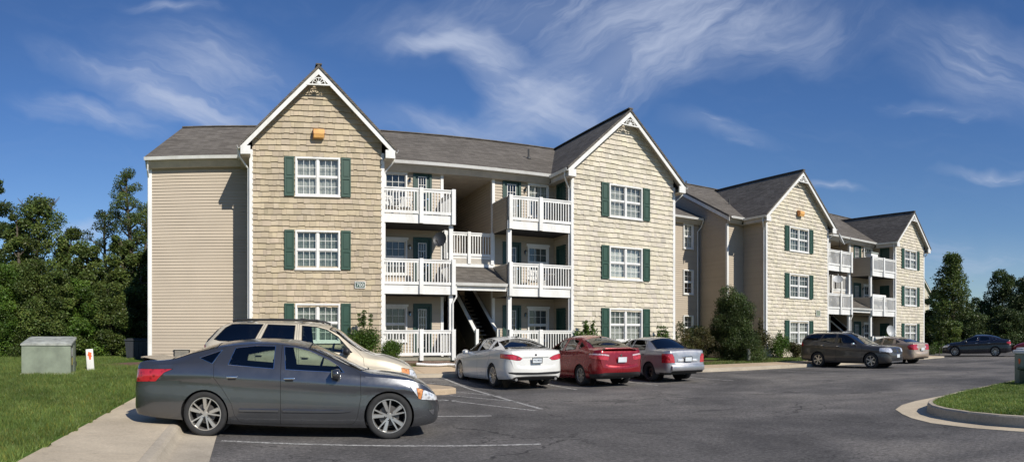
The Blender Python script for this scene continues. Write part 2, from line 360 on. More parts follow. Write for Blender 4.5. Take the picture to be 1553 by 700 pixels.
# ------------------------------------------------------------ cars
def inpoly(x, y, P):
    c = False; n = len(P)
    for i in range(n):
        x1, y1 = P[i]; x2, y2 = P[(i+1) % n]
        if (y1 > y) != (y2 > y) and x < (x2-x1)*(y-y1)/(y2-y1)+x1: c = not c
    return c
AX = {'side': (0, 2), 'top': (0, 1), 'end': (1, 2)}
def circ(cx, cz, r, n=30): return [(cx+r*math.cos(2*math.pi*i/n), cz+r*math.sin(2*math.pi*i/n)) for i in range(n)]
class Shell:
    def __init__(s, S):
        s.S = S; xf, xr = S['xf'], S['xr']; top = pchip(S['top']); belt = pchip(S['belt']); W = S['W']
        wm = pchip(S.get('plan', [(xr, .97), (xr+.8, 1), (xf-1.2, 1), (xf, .93)])); Rr, Rf = S.get('Rr', .35), S.get('Rf', .5)
        er, ef = S.get('er', .74), S.get('ef', .62); zb = pchip(S['bottom']); ew = pchip(S['edgew']); ed = pchip(S['edged'])
        def Wd(x):
            w = W*wm(x)
            for d, Rd, e in ((x-xr, Rr, er), (xf-x, Rf, ef)):
                if d < Rd: w = W*wm(x)*(e+(1-e)*math.sqrt(max(0, 1-(1-d/Rd)**2)))
            return w
        s.Wd = Wd; s.top = top; s.belt = belt
        offs = [0, .004, .012, .025, .045, .07, .10, .14, .19, .25, .32]
        xs = [xr+o for o in offs]; x = xr+.40
        while x < xf-.38: xs.append(x); x += .075
        xs += [xf-o for o in reversed(offs)]
        prof = pchip(S.get('sideprof', [(0, .925), (.09, .972), (.14, .982), (.34, .998), (.55, .990), (.70, .984), (.79, .999), (.86, .988), (.94, .965), (1, .945)]))
        nl, ng, nt_ = 15, 6, 9
        rows = []
        for x in xs:
            w = Wd(x); b0 = zb(x); zt = top(x); zbl = min(belt(x), zt-.012); we = ew(x)*W; we = min(we, w*.93); ze = max(zt-ed(x), zbl+.004)
            for d in (x-xr, xf-x):
                if d < .07: b0 += .05*(1-d/.07)**2
            b0 = min(b0, zbl-.05); r = []
            for i in range(nl): t = i/(nl-1); r.append((w*prof(t), b0+(zbl-b0)*t))
            y0 = w*prof(1); bul = S.get('bulge', .02)*min(1, (ze-zbl)/.25)
            for i in range(1, ng+1): t = i/ng; r.append((y0+(we-y0)*t+bul*math.sin(math.pi*t), zbl+(ze-zbl)*t))
            for i in range(1, nt_+1): t = i/nt_; r.append((we*(1-t), ze+(zt-ze)*(1-(1-t)**2.3)))
            rows.append(r)
        bm = bmesh.new(); s.bm = bm; s.z = bm.faces.layers.int.new('zone'); s.r = bm.faces.layers.int.new('reg')
        V = [[bm.verts.new((x, y, z)) for (y, z) in r] for x, r in zip(xs, rows)]
        def face(vs, zone):
            u = [];
            for v in vs:
                if v not in u: u.append(v)
            f = bm.faces.new(u); f[s.z] = zone; f.smooth = True
        for i in range(len(xs)-1):
            for j in range(nl+ng+nt_-1): face([V[i][j], V[i+1][j], V[i+1][j+1], V[i][j+1]], 0 if j < nl-1 else (1 if j < nl-1+ng else 2))
        for end, zone, sg in ((0, 4, -1), (len(xs)-1, 3, 1)):
            K = 6; bul = S.get('rb' if sg < 0 else 'fb', .06); cols = [V[end]]
            z0, z1 = rows[end][0][1], rows[end][-1][1]
            for k in range(1, K+1):
                cols.append([bm.verts.new((xs[end]+sg*bul*(1-(1-k/K)**2)*(1-abs(2*(z-z0)/(z1-z0)-1)**3), y*(1-k/K), z)) if y > 1e-6 else V[end][j] for j, (y, z) in enumerate(rows[end])])
            for k in range(K):
                for j in range(nl+ng+nt_-1): face([cols[k][j], cols[k+1][j], cols[k+1][j+1], cols[k][j+1]], zone)
        for i in range(len(xs)-1):   # floor pan
            a = bm.verts.new((xs[i], 0, rows[i][0][1])); b = bm.verts.new((xs[i+1], 0, rows[i+1][0][1])); face([V[i][0], V[i+1][0], b, a], 5)
        bmesh.ops.remove_doubles(bm, verts=bm.verts[:], dist=.0004)
        bmesh.ops.recalc_face_normals(bm, faces=bm.faces[:])
    def faces(s, ax, P, cond, pad=.02):
        a, b = AX[ax]; x0, x1 = min(p[0] for p in P)-pad, max(p[0] for p in P)+pad; z0, z1 = min(p[1] for p in P)-pad, max(p[1] for p in P)+pad
        out = []
        for f in s.bm.faces:
            if f[s.z] == 5: continue
            ca = [v.co[a] for v in f.verts]; cb = [v.co[b] for v in f.verts]
            if max(ca) < x0 or min(ca) > x1 or max(cb) < z0 or min(cb) > z1: continue
            if cond(f.calc_center_median(), f[s.z]): out.append(f)
        return out
    def cut(s, ax, P, cond):
        a, b = AX[ax]
        for i in range(len(P)):
            p, q = P[i], P[(i+1) % len(P)]; d = (q[0]-p[0], q[1]-p[1])
            if abs(d[0])+abs(d[1]) < 1e-6: continue
            co = [0, 0, 0]; no = [0, 0, 0]; co[a], co[b] = p; no[a], no[b] = d[1], -d[0]
            F = s.faces(ax, P, cond); g = set(F)
            for f in F: g.update(f.edges); g.update(f.verts)
            bmesh.ops.bisect_plane(s.bm, geom=list(g), plane_co=co, plane_no=Vector(no).normalized(), dist=2e-4)
    def region(s, rid, ax, P, cond=lambda c, z: True, docut=True):
        if docut: s.cut(ax, P, cond)
        a, b = AX[ax]
        for f in s.faces(ax, P, cond):
            c = f.calc_center_median()
            if inpoly(c[a], c[b], P): f[s.r] = rid

def mesh_from_faces(faces, mir, mats, name, parent, matidx=None, smooth=True, extra=None):
    """faces of the half shell; mir in ((1,),(-1,),(1,-1))"""
    V = []; F = []; MI = []
    for sg in mir:
        idx = {}
        for f in faces:
            ids = []
            for v in f.verts:
                k = v.index
                if k not in idx:
                    idx[k] = len(V); V.append((v.co.x, v.co.y*sg, v.co.z))
                ids.append(idx[k])
            F.append(ids if sg > 0 else ids[::-1]); MI.append(matidx(f) if matidx else 0)
    me = bpy.data.meshes.new(name)
    if extra:
        o = len(V); V += extra.v; F += [[i+o for i in f] for f in extra.f]; MI += extra.m
    me.from_pydata(V, [], F)
    for m in mats: me.materials.append(m)
    me.polygons.foreach_set('material_index', MI)
    bm = bmesh.new(); bm.from_mesh(me)
    if len(mir) == 2: bmesh.ops.remove_doubles(bm, verts=[v for v in bm.verts if abs(v.co.y) < 1e-4], dist=2e-4)
    bm.to_mesh(me); bm.free()
    me.polygons.foreach_set('use_smooth', [smooth]*len(me.polygons)); me.set_sharp_from_angle(angle=R(38)); me.update()
    return link(name, me, parent)

def make_wheel(S, parent, x, y, rim='five', side=1, steer=0):
    r, w = S['wr'], S.get('ww', .215); n = 48
    mt = MB(); hw = w/2; rr = S['rimr']
    # tyre, axis y
    mt.lathe([(rr, -hw*.8), (rr+.012, -hw*.92), (r*.86, -hw), (r*.95, -hw*.96), (r*.99, -hw*.8), (r, -hw*.5), (r, hw*.5), (r*.99, hw*.8), (r*.95, hw*.96), (r*.86, hw), (rr+.012, hw*.92), (rr, hw*.8)], n, 'y')
    hub = MB(); hub.lathe([(.001, -hw*.1), (rr*.62, -hw*.1), (rr*.62, hw*.12), (.001, hw*.12)], 24, 'y')
    hub.lathe([(rr*.97, -hw*.85), (rr*.97, hw*.0)], n, 'y')
    o = hub.build('wheel', M['disc'], parent, smooth=True); o.location = (x, y, r); o.rotation_euler = (0, 0, steer)
    mt.build('tyre', M['rubber'], o, smooth=True, auto=50)
    rb = MB(); f = side*hw*.72; q = side
    rb.lathe([(rr*1.0, f*.95), (rr*1.02, f*1.22), (rr*.965, f*1.22), (rr*.93, f*.9), (rr*.92, -f*.4)], n, 'y')
    rb.lathe([(.001, f*.95), (rr*.15, f*.95), (rr*.17, f*.80), (rr*.17, f*.4), (.001, f*.4)], 20, 'y')
    def spoke(a0, a1, w0, w1, d0=.9, d1=1.08):
        # tapered bar from hub radius to lip between angles a0 -> a1
        p0 = Vector((math.cos(a0)*rr*.10, 0, math.sin(a0)*rr*.10)); p1 = Vector((math.cos(a1)*rr*.95, 0, math.sin(a1)*rr*.95))
        d = (p1-p0).normalized(); s_ = Vector((-d.z, 0, d.x)); vs = []
        for p, ww, dd in ((p0, w0, d0), (p0.lerp(p1, .55), w0*.45+w1*.55, (d0+d1)/2+.03), (p1, w1, d1)):
            for k, (i, j) in enumerate(((-1, -.45), (1, -.45), (.72, 0), (-.72, 0))): vs.append(p+s_*i*ww/2+Vector((0, f*dd+q*j*.05, 0)))
        fs = [(a, b, b+4, a+4) for a, b in ((0, 1), (1, 2), (2, 3), (3, 0), (4, 5), (5, 6), (6, 7), (7, 4))]+[(0, 3, 2, 1), (8, 9, 10, 11)]
        rb.add(vs, fs)
    ph = random.uniform(0, 1.2)
    if rim == 'five':
        for k in range(5):
            a = ph+k*2*math.pi/5; spoke(a-.06, a-.27, .034, .026); spoke(a+.04, a+.16, .045, .075)
    elif rim == 'ten':
        for k in range(10): a = ph+k*2*math.pi/10; spoke(a, a+.05, .032, .036)
    elif rim == 'multi':
        for k in range(7):
            a = ph+k*2*math.pi/7; spoke(a-.04, a-.15, .03, .022); spoke(a+.04, a+.15, .03, .022)
    elif rim == 'wide':
        for k in range(5): a = ph+k*2*math.pi/5; spoke(a, a, .085, .105)
    elif rim == 'six':
        for k in range(6): a = ph+k*2*math.pi/6; spoke(a, a, .07, .075)
    for k in range(5):
        a = ph+.3+k*2*math.pi/5; rb.lathe([(.001, f*1.0), (.010, f*1.0), (.011, f*.7)], 8, 'y', c=(math.cos(a)*rr*.26, 0, math.sin(a)*rr*.26), mi=1)
    rb.build('rim', [M['alloy'] if rim != 'steel' else M['steel'], M['steel']], o, smooth=True, auto=30)
    return o

def make_car(S, loc, th, label, cat='car', group='cars parked in the lot'):
    t = thing(S['name'], label, cat, loc, th, group)
    sh = Shell(S); bm = sh.bm
    side = lambda c, z: z in (0, 1) ; low = lambda c, z: z == 0; gh = lambda c, z: z == 1
    # wheel openings
    for xa, ra in ((S['af'], S['ar']), (S['ab'], S.get('arb', S['ar']))):
        P = circ(xa, S['wr'], ra); sh.cut('side', P, low)
        dl = [f for f in sh.faces('side', P, low) if inpoly(f.calc_center_median().x, f.calc_center_median().z, P)]
        bmesh.ops.delete(bm, geom=dl, context='FACES')
    ids = {}; nid = 1; defs = []
    for d in S['doors']: defs.append(('door', 'side', d, side))
    for k, (P, di) in enumerate(S['windows']): defs.append(('window_pane', 'side', P, gh if not S.get('winside') else side))
    xc, xt = S['ws']; cv = S.get('wscurve', .12)
    defs.append(('windscreen', 'top', [(xt, -.1), (xt, .35), (xt-.05, 1.2), (xc-cv-.16, 1.2), (xc-cv*.45, .5), (xc, .25), (xc, -.1)], lambda c, z: z == 2))
    xb, xu = S['rw']
    defs.append(('rear_window', 'top', [(xu, -.1), (xu, .3), (xu-.02, 1.2), (xb+.16, 1.2), (xb+.05, .5), (xb, .25), (xb, -.1)], lambda c, z: z == 2))
    for nm, ax, P, cond in S['lamps']: defs.append((nm, ax, P, cond))
    for k, (nm, ax, P, cond) in enumerate(defs): sh.region(k+1, ax, P, cond)
    bm.verts.index_update(); bm.normal_update()
    byreg = {}
    for f in bm.faces: byreg.setdefault(f[sh.r], []).append(f)
    # gaps along region borders
    def border(reg, both=False):
        out = []
        for e in bm.edges:
            rs = [f[sh.r] for f in e.link_faces]
            if reg in rs and len(rs) == 2 and rs[0] != rs[1]: out.append(e)
        return out
    ex = MB()
    def gap(reg, wdt, mi, lift=.0015):
        for e in border(reg):
            a, b = e.verts[0].co, e.verts[1].co; n = (e.verts[0].normal+e.verts[1].normal).normalized()
            d = (b-a)
            if d.length < 1e-4: continue
            d.normalize(); s_ = d.cross(n).normalized(); a2, b2 = a-d*wdt*.4, b+d*wdt*.4
            for sg in (1, -1):
                vs = [p+s_*i*wdt+n*(h*lift) for p in (a2, b2) for i, h in ((-1, -.5), (-.6, 1), (.6, 1), (1, -.5))]
                ex.add([(v.x, v.y*sg, v.z) for v in vs], [(0, 1, 5, 4), (1, 2, 6, 5), (2, 3, 7, 6)], mi)
    objs = {}
    for k, (nm, ax, P, cond) in enumerate(defs):
        if nm == 'door': gap(k+1, .0035, 2, .001)
        elif nm == 'window_pane': gap(k+1, .007 if S.get('wintrim') else .010, S.get('wintrim', 2), .004)
        elif nm in ('windscreen', 'rear_window'): gap(k+1, .014, 2, .002)
        else: gap(k+1, .004, 2, .001)
    # wheel wells
    for e in bm.edges:
        if len(e.link_faces) == 1:
            a, b = e.verts[0].co, e.verts[1].co; m_ = (a+b)/2
            if a.y < .3 or b.y < .3: continue
            for xa, ra in ((S['af'], S['ar']), (S['ab'], S.get('arb', S['ar']))):
                if abs(math.hypot(a.x-xa, a.z-S['wr'])-ra) < .006 and abs(math.hypot(b.x-xa, b.z-S['wr'])-ra) < .006:
                    for sg in (1, -1):
                        ex.add([(a.x, a.y*sg, a.z), (b.x, b.y*sg, b.z), (b.x, (b.y-.03)*sg, b.z), (a.x, (a.y-.03)*sg, a.z)], [(0, 1, 2, 3)], 0)
                        ex.add([(a.x, (a.y-.03)*sg, a.z), (b.x, (b.y-.03)*sg, b.z), (b.x, .45*sg, b.z), (a.x, .45*sg, a.z)], [(0, 1, 2, 3)], 1)
    for xa, ra in ((S['af'], S['ar']), (S['ab'], S.get('arb', S['ar']))):
        for sg in (1, -1): ex.prism(circ(xa, S['wr'], ra+.005, 24), .44*sg, .45*sg, 1)
    zlow = min(p[1] for p in S['bottom'])
    ex.box(S['xr']+.35, S['ab']-S['ar'], -.7, .7, zlow+.05, zlow+.2, 1); ex.box(S['ab']-S['ar'], S['af']+S['ar'], -.44, .44, zlow+.02, zlow+.2, 1); ex.box(S['ab']+S['ar'], S['af']-S['ar'], -S['W']+.12, S['W']-.12, zlow+.04, zlow+.2, 1); ex.box(S['af']+S['ar'], S['xf']-.25, -.6, .6, zlow+.05, zlow+.2, 1)
    for x_ in (S['af'], S['ab']): ex.tube([(x_, -.7, S['wr']), (x_, .7, S['wr'])], .04, 8, 1)
    dz = S.get('cladz')
    def midx(f):
        if f[sh.z] == 5: return 1
        c = f.calc_center_median()
        if dz and c.z < dz: return 1
        return 0
    if dz:
        sh.cut('side', [(S['xr']-.1, dz), (S['xf']+.1, dz), (S['xf']+.1, -.2), (S['xr']-.1, -.2)], lambda c, z: z in (0, 3, 4)); bm.verts.index_update()
        byreg = {}
        for f in bm.faces: byreg.setdefault(f[sh.r], []).append(f)
    pm = M[S['paint']]
    body = mesh_from_faces(byreg[0], (1, -1), [pm, M['black'], M['seam'], M['chrome']], 'body', t, midx, extra=ex)
    glass = M[S.get('glass', 'autoglass')]; doors = []
    liner = MB()
    for k, (nm, ax, P, cond) in enumerate(defs):
        fs = byreg.get(k+1)
        if not fs: continue
        if nm == 'door':
            pr = [mesh_from_faces(fs, (sg,), [pm, M['black']], 'door', t, (lambda f: 1 if dz and f.calc_center_median().z < dz else 0)) for sg in (1, -1)]; doors.append(pr)
    for k, (nm, ax, P, cond) in enumerate(defs):
        fs = byreg.get(k+1)
        if not fs or nm == 'door': continue
        if nm == 'window_pane':
            di = S['windows'][k-len(S['doors'])][1]; gm = glass if di is None or not S.get('rearglass') or di == 0 else M[S['rearglass']]
            if di is None and S.get('rearglass'): gm = M[S['rearglass']]
            for i_, sg in enumerate((1, -1)): mesh_from_faces(fs, (sg,), [gm], 'window_pane', doors[di][i_] if di is not None else body)
        elif nm in ('windscreen', 'rear_window'): mesh_from_faces(fs, (1, -1), [glass if nm == 'windscreen' or not S.get('rearglass') else M[S['rearglass']]], nm, t)
        else:
            base = nm.split('|'); mt = M[base[1]]
            if base[0] in ('grille', 'bumper_insert', 'bumper'): mesh_from_faces(fs, (1, -1), [mt], base[0], t)
            else:
                for sg in (1, -1): mesh_from_faces(fs, (sg,), [mt], base[0], t)
    # handles
    for di, hx, hz in S['handles']:
        y = sh.Wd(hx)*.985
        for i_, sg in enumerate((1, -1)):
            h = MB(); h.bbox(hx-.085, hx+.085, y*sg-.018, y*sg+.022, hz-.014, hz+.014, .008, 0)
            h.bbox(hx-.06, hx+.06, y*sg-.02, y*sg+.004, hz-.04, hz-.012, .004, 1)
            h.build('handle', [M[S.get('handlem', 'chrome')] if S.get('handlem') != 'paint' else pm, M['seam']], doors[di][i_], smooth=True)
    # mirrors
    mx, mz = S['mirror']; my = S['W']*.93
    for sg in (1, -1):
        q = MB(); bmr = bmesh.new(); bmesh.ops.create_uvsphere(bmr, u_segments=16, v_segments=10, radius=1)
        for v in bmr.verts: c = v.co; v.co = Vector((mx+.075*c.x*(1-.3*c.x), sg*(my+.12+.115*c.y), mz+.075*(abs(c.z)**.8)*(1 if c.z > 0 else -1)))
        q.bm(bmr, 0); q.bar((mx+.03, sg*(my-.06), mz-.04), (mx, sg*(my+.08), mz-.03), .06, .035, 1)
        q.box(mx-.082, mx-.072, sg*(my+.12)-.085, sg*(my+.12)+.085, mz-.05, mz+.05, 2)
        q.build('side_mirror', [pm if not S.get('mirrorm') else M[S['mirrorm']], M['black'], M['chrome']], t, smooth=True)
    # cabin
    c = MB(); zf = zlow+.22; zb_ = sh.belt(0)
    hk = S['top'][0] and max(p[1] for p in S['top'])
    for (x0, z1, rec) in ((S['seatx'], hk-1.02, .16), (S['seatx']-.80, hk-1.02, .14)):
        for sy in ((-.37, .37) if x0 == S['seatx'] else (-.42, 0, .42)):
            wd = .25 if x0 == S['seatx'] else .21
            c.bbox(x0-.22, x0+.28, sy-wd, sy+wd, z1-.15, z1, .05, 0)
            Mt = Matrix.Translation((x0-.25, sy, z1)) @ Matrix.Rotation(-R(16), 4, 'Y')
            c.bbox(-.06, .06, -wd, wd, -.05, .54, .05, 0, Mt); c.bbox(-.045, .045, -.12, .12, .57, .74 if x0 == S['seatx'] else .66, .04, 0, Mt)
            c.bar(Mt @ Vector((0, -.05, .50)), Mt @ Vector((0, -.05, .60)), .012, mi=1); c.bar(Mt @ Vector((0, .05, .50)), Mt @ Vector((0, .05, .60)), .012, mi=1)
    dx = S['ws'][0]-.32
    c.bbox(dx-.38, dx, -.70, .70, zf+.35, zb_-.07, .06, 1)
    c.tube([(dx-.48+.05*math.cos(a), .37+.18*math.sin(a), zb_-.02+.17*math.cos(a)) for a in [i*math.pi/8 for i in range(17)]], .014, 6, 1)
    c.box(S['xr']+.5, S['af']-.5, -.44, .44, zf-.03, zf, 1)
    for k_, fs in byreg.items():
        if k_ == 0 or (k_ <= len(S['doors'])):
            for f in fs:
                cc = f.calc_center_median()
                if f[sh.z] in (0, 1) and S['ab']-.3 < cc.x < S['af']-.45 and cc.z > zf and cc.y > .5:
                    for sg in (1, -1): c.add([((v.co.x), (v.co.y-.035)*sg, v.co.z-.004) for v in f.verts], [tuple(range(len(f.verts)))], 1)
                elif f[sh.z] == 2 and k_ == 0 and S['rw'][1] < cc.x < S['ws'][1] :
                    for sg in (1, -1): c.add([((v.co.x), v.co.y*sg*.97, v.co.z-.03) for v in f.verts], [tuple(range(len(f.verts)))], 1)
    c.build('cabin', [M[S.get('cabin', 'cabin')], M['cabin']], t, smooth=True)
    # wheels
    ty = S['W']-.03-S.get('ww', .215)/2
    for x in (S['af'], S['ab']):
        for sg in (1, -1): make_wheel(S, t, x, ty*sg, S.get('rim', 'five'), sg, 0)
    for fn in S.get('extras', []): fn(t, sh, pm)
    sh.bm.free()
    return t

def plate(x, y, z, tilt, text=None, w=.305, h=.152, fr=None):
    """licence plate on an end of the car (x<0: rear)"""
    def f(t, sh, pm):
        sg = -1 if x < 0 else 1
        Mt = Matrix.Translation((x, y, z)) @ Matrix.Rotation(tilt, 4, 'Y')
        p = MB(); p.bbox(-.006, .006, -w/2, w/2, -h/2, h/2, .004, 0, Mt)
        if fr: 
            for a, b_ in (((-w/2, -h/2), (w/2, -h/2)), ((-w/2, h/2), (w/2, h/2)), ((-w/2, -h/2), (-w/2, h/2)), ((w/2, -h/2), (w/2, h/2))):
                p.bar(Mt @ Vector((sg*.006, a[0], a[1])), Mt @ Vector((sg*.006, b_[0], b_[1])), .016, .016, 2)
        if text:
            tb = text_bm(text, .062); 
            rot = Matrix.Rotation(R(90), 4, 'X')
            rz = Matrix.Rotation(R(-90) if sg < 0 else R(90), 4, 'Z')
            p.bm(tb, 1, Mt @ Matrix.Translation((sg*.008, 0, 0)) @ rz @ rot)
        p.build('licence_plate', [M['platew'], M['ink'], M['black']], t)
    return f
def extra(name, mats, fn, smooth=True):
    def f(t, sh, pm):
        q = MB(); fn(q, sh); q.build(name, [pm if m == 'paint' else M[m] for m in mats], t, smooth=smooth)
    return f
def endx(sh, y, z, rear=True):
    """surface x of the nose or tail at (y, z)"""
    from mathutils.bvhtree import BVHTree
    if not hasattr(sh, 'bvh'): sh.bvh = BVHTree.FromBMesh(sh.bm)
    o = Vector((-6 if rear else 6, max(abs(y), .002), z)); h = sh.bvh.ray_cast(o, Vector((1 if rear else -1, 0, 0)))
    return h[0].x if h[0] else (sh.S['xr'] if rear else sh.S['xf'])
# ------------------------------------------------------------ the cars of the photo
front = lambda x0: (lambda c, z: c.x > x0)
rear = lambda x0: (lambda c, z: c.x < x0)
def sedan(name, **kw):
    S = dict(name=name, W=.915, xf=2.36, xr=-2.46, af=1.43, ab=-1.36, wr=.335, rimr=.222, ar=.365,
        top=[(-2.46, .66), (-2.445, .80), (-2.42, 1.02), (-2.38, 1.13), (-2.30, 1.165), (-2.1, 1.175), (-1.95, 1.20), (-1.6, 1.33), (-1.25, 1.43), (-.9, 1.48), (-.5, 1.50), (-.1, 1.485), (.2, 1.43), (.55, 1.28), (.9, 1.11), (1.15, 1.01), (1.45, .975), (1.8, .91), (2.05, .82), (2.22, .72), (2.32, .62), (2.36, .55)],
        belt=[(-2.46, .62), (-2.42, .95), (-2.36, 1.04), (-2.0, 1.09), (-1.4, 1.10), (-.9, 1.065), (0, 1.015), (.8, .955), (1.1, .935), (1.5, .90), (1.85, .84), (2.1, .75), (2.27, .63), (2.36, .52)],
        bottom=[(-2.46, .30), (-2.2, .27), (-1.7, .24), (-.9, .20), (1.0, .17), (1.8, .18), (2.1, .20), (2.36, .24)],
        edgew=[(-2.46, .80), (-2.0, .80), (-1.9, .76), (-1.25, .66), (-.5, .64), (.2, .67), (.8, .77), (1.1, .82), (1.4, .82), (2.36, .7)],
        edged=[(-2.46, .02), (-2.0, .03), (-1.6, .06), (-1.1, .085), (-.3, .085), (.3, .075), (.9, .05), (1.2, .035), (1.6, .03), (2.36, .02)],
        ws=(1.13, .24), rw=(-2.0, -1.22), seatx=.12, mirror=(.66, .98), handles=[(0, .20-.26, .90), (1, -.93, .915)],
        doors=[[(-.19, .22), (-.19, .9), (-.20, 1.45), (.18, 1.40), (.45, 1.275), (.80, 1.10), (.92, 1.03), (1.0, .965), (1.01, .63), (.95, .31), (.90, .245), (.85, .22)],
               [(-.19, .22), (-.19, .9), (-.20, 1.45), (-.6, 1.46), (-1.0, 1.41), (-1.12, 1.34), (-1.22, 1.10), (-1.21, .90), (-1.07, .72), (-.94, .52), (-.89, .34), (-.82, .25), (-.75, .22)]],
        windows=[([(-.12, 1.035), (-.16, 1.375), (.0, 1.37), (.22, 1.315), (.48, 1.205), (.68, 1.085), (.76, .99)], 0),
                 ([(-.30, 1.045), (-.30, 1.385), (-.6, 1.39), (-.92, 1.355), (-1.0, 1.10)], 1),
                 ([(-1.25, 1.115), (-1.13, 1.32), (-1.30, 1.26), (-1.47, 1.20)], None)],
        lamps=[], paint='gunmetal')
    S.update(kw); return S
def shift(P, f): return [f(x, z) for x, z in P]

# grey sedan, nearest
S_ALT = sedan('sedan', rim='five', wintrim=3, wr=.345, rimr=.25, ar=.375, lamps=[
    ('tail_lamp|lens_red', 'side', [(-2.6, 1.02), (-2.34, 1.02), (-1.86, 1.03), (-2.0, .97), (-2.12, .83), (-2.6, .80)], lambda c, z: c.x < -1.7 and c.y > .36),
    ('headlight|lens_clear', 'side', [(1.99, .735), (2.12, .70), (2.4, .60), (2.4, .55), (1.94, .585)], lambda c, z: c.x > 1.6 and c.y > .42),
    ('headlight|lens_clear', 'side', [(1.74, .785), (1.84, .765), (1.88, .62), (1.86, .63)], lambda c, z: c.x > 1.6 and c.y > .42),
    ('turn_lamp|lens_amber', 'side', [(1.84, .765), (1.99, .735), (1.94, .585), (1.88, .60)], lambda c, z: c.x > 1.6 and c.y > .42),
    ('fog_lamp_bezel|chrome', 'side', [(2.10, .43), (2.25, .43), (2.23, .33), (2.17, .37)], lambda c, z: c.x > 1.9 and c.y > .45),
    ('grille|black', 'end', [(-.01, .36), (.5, .36), (.58, .46), (.5, .62), (-.01, .64)], lambda c, z: c.x > 2.15),
    ])
def remap(S, f):
    for k in ('top', 'belt', 'bottom', 'edgew', 'edged'): S[k] = [(f(x), z) for x, z in S[k]]
    for k in ('xf', 'xr', 'af', 'ab'): S[k] = f(S[k])
    S['lamps'] = [(n, a, [(f(x), z) for x, z in P] if a == 'side' else P, c) for n, a, P, c in S['lamps']]; S['doors'] = [[(f(x), z) for x, z in P] for P in S['doors']]
    S['windows'] = [([(f(x), z) for x, z in P], d) for P, d in S['windows']]; S['ws'] = tuple(f(x) for x in S['ws']); return S
S_ALT.setdefault('lamps', []); remap(S_ALT, lambda x: 1.85+(x-1.85)*.69 if x > 1.85 else (-2.0+(x+2.0)*1.2 if x < -2.0 else x)); S_ALT['Rf'] = .42
def alt_extra(q, sh):
    # decklid lip, sill moulding, antenna
    pts = [(-2.48, -.62), (-2.52, -.3), (-2.53, 0), (-2.52, .3), (-2.48, .62)]
    for (a, b), (c, d) in zip(pts, pts[1:]):
        vs = []
        for x, y in ((a, b), (c, d)): vs += [(x+.26, y, 1.16), (x+.14, y, 1.178), (x+.0, y, 1.205), (x+.0, y, 1.18), (x+.06, y, 1.14)]
        q.add(vs, [(0, 1, 6, 5), (1, 2, 7, 6), (2, 3, 8, 7), (3, 4, 9, 8), (4, 0, 5, 9)])
S_ALT['extras'] = [extra('rear_spoiler', ['paint'], alt_extra), plate(-2.60, 0, .88, R(-8))]
def moulding(x0, x1, z, split, m='paint'):
    def f(t, sh, pm):
        for a, b in ((x0, split-.03), (split+.03, x1)):
            n = 10
            for sg in (1, -1):
                q = MB(); P = []
                for i in range(n+1):
                    x = a+(b-a)*i/n; y = sh.Wd(x); k = 1-.9*max(0, (i/n-.85)/.15) if b == x1 else 1
                    P.append([(x, (y-.004)*sg, z-.028*k), (x, (y+.014)*sg, z-.018*k), (x, (y+.014)*sg, z+.012*k), (x, (y-.004)*sg, z+.03*k)])
                for i in range(n):
                    q.add(P[i]+P[i+1], [(0, 1, 5, 4), (1, 2, 6, 5), (2, 3, 7, 6)])
                q.build('side_moulding', [pm if m == 'paint' else M[m]], t, smooth=True)
    return f
S_ALT['extras'].append(moulding(-.82, .86, .42, -.19))

# white sedan
def wf(x, z): return (x, z)
S_FUS = sedan('sedan', paint='pearl', rim='ten', W=.925, wr=.34, rimr=.235, ar=.372, glass='tintglass', handlem='paint',
    top=[(-2.46, .66), (-2.445, .84), (-2.42, 1.02), (-2.38, 1.08), (-2.30, 1.10), (-2.05, 1.12), (-1.9, 1.15), (-1.6, 1.27), (-1.25, 1.39), (-.9, 1.45), (-.5, 1.475), (-.1, 1.46), (.2, 1.40), (.55, 1.25), (.9, 1.08), (1.15, .99), (1.45, .95), (1.8, .89), (2.05, .81), (2.22, .72), (2.32, .62), (2.36, .55)],
    lamps=[
    ('tail_lamp|lens_red', 'end', [(.42, .86), (.56, .93), (.72, .975), (.98, .985), (.98, .87), (.6, .80), (.5, .80)], lambda c, z: c.x < -2.02),
    ('bumper_insert|black', 'end', [(-.01, .40), (.62, .40), (.80, .44), (.83, .47), (.75, .475), (-.01, .455)], lambda c, z: c.x < -2.2),
    ('headlight|lens_clear', 'side', [(1.75, .80), (2.12, .70), (2.4, .62), (2.4, .55), (1.94, .62)], lambda c, z: c.x > 1.6 and c.y > .42)],
    extras=[plate(-2.522, 0, .80, R(-4), 'TKL 8824', fr=True),
        extra('badge', ['black'], lambda q, sh: q.lathe([(.001, -.012), (.03, -.012), (.03, .01)], 20, 'x', c=(endx(sh, 0, .955)-.002, 0, .955), M=None)),
        extra('trunk_crease', ['chrome'], lambda q, sh: [q.bar((endx(sh, y, .885)-.004, y, .885), (endx(sh, y+.1, .885)-.004, y+.1, .885), .012, .014) for y in [-.4+.1*i for i in range(8)]]),
        extra('exhaust_tip', ['chrome'], lambda q, sh: q.tube([(-2.46, .62, .27), (-2.2, .62, .27)], .04, 12)), extra('exhaust_tip', ['chrome'], lambda q, sh: q.tube([(-2.46, -.62, .27), (-2.2, -.62, .27)], .04, 12)),
        extra('roof_antenna', ['black'], lambda q, sh: q.prism([(-1.18, 1.42), (-1.02, 1.45), (-1.16, 1.49)], -.012, .012))])
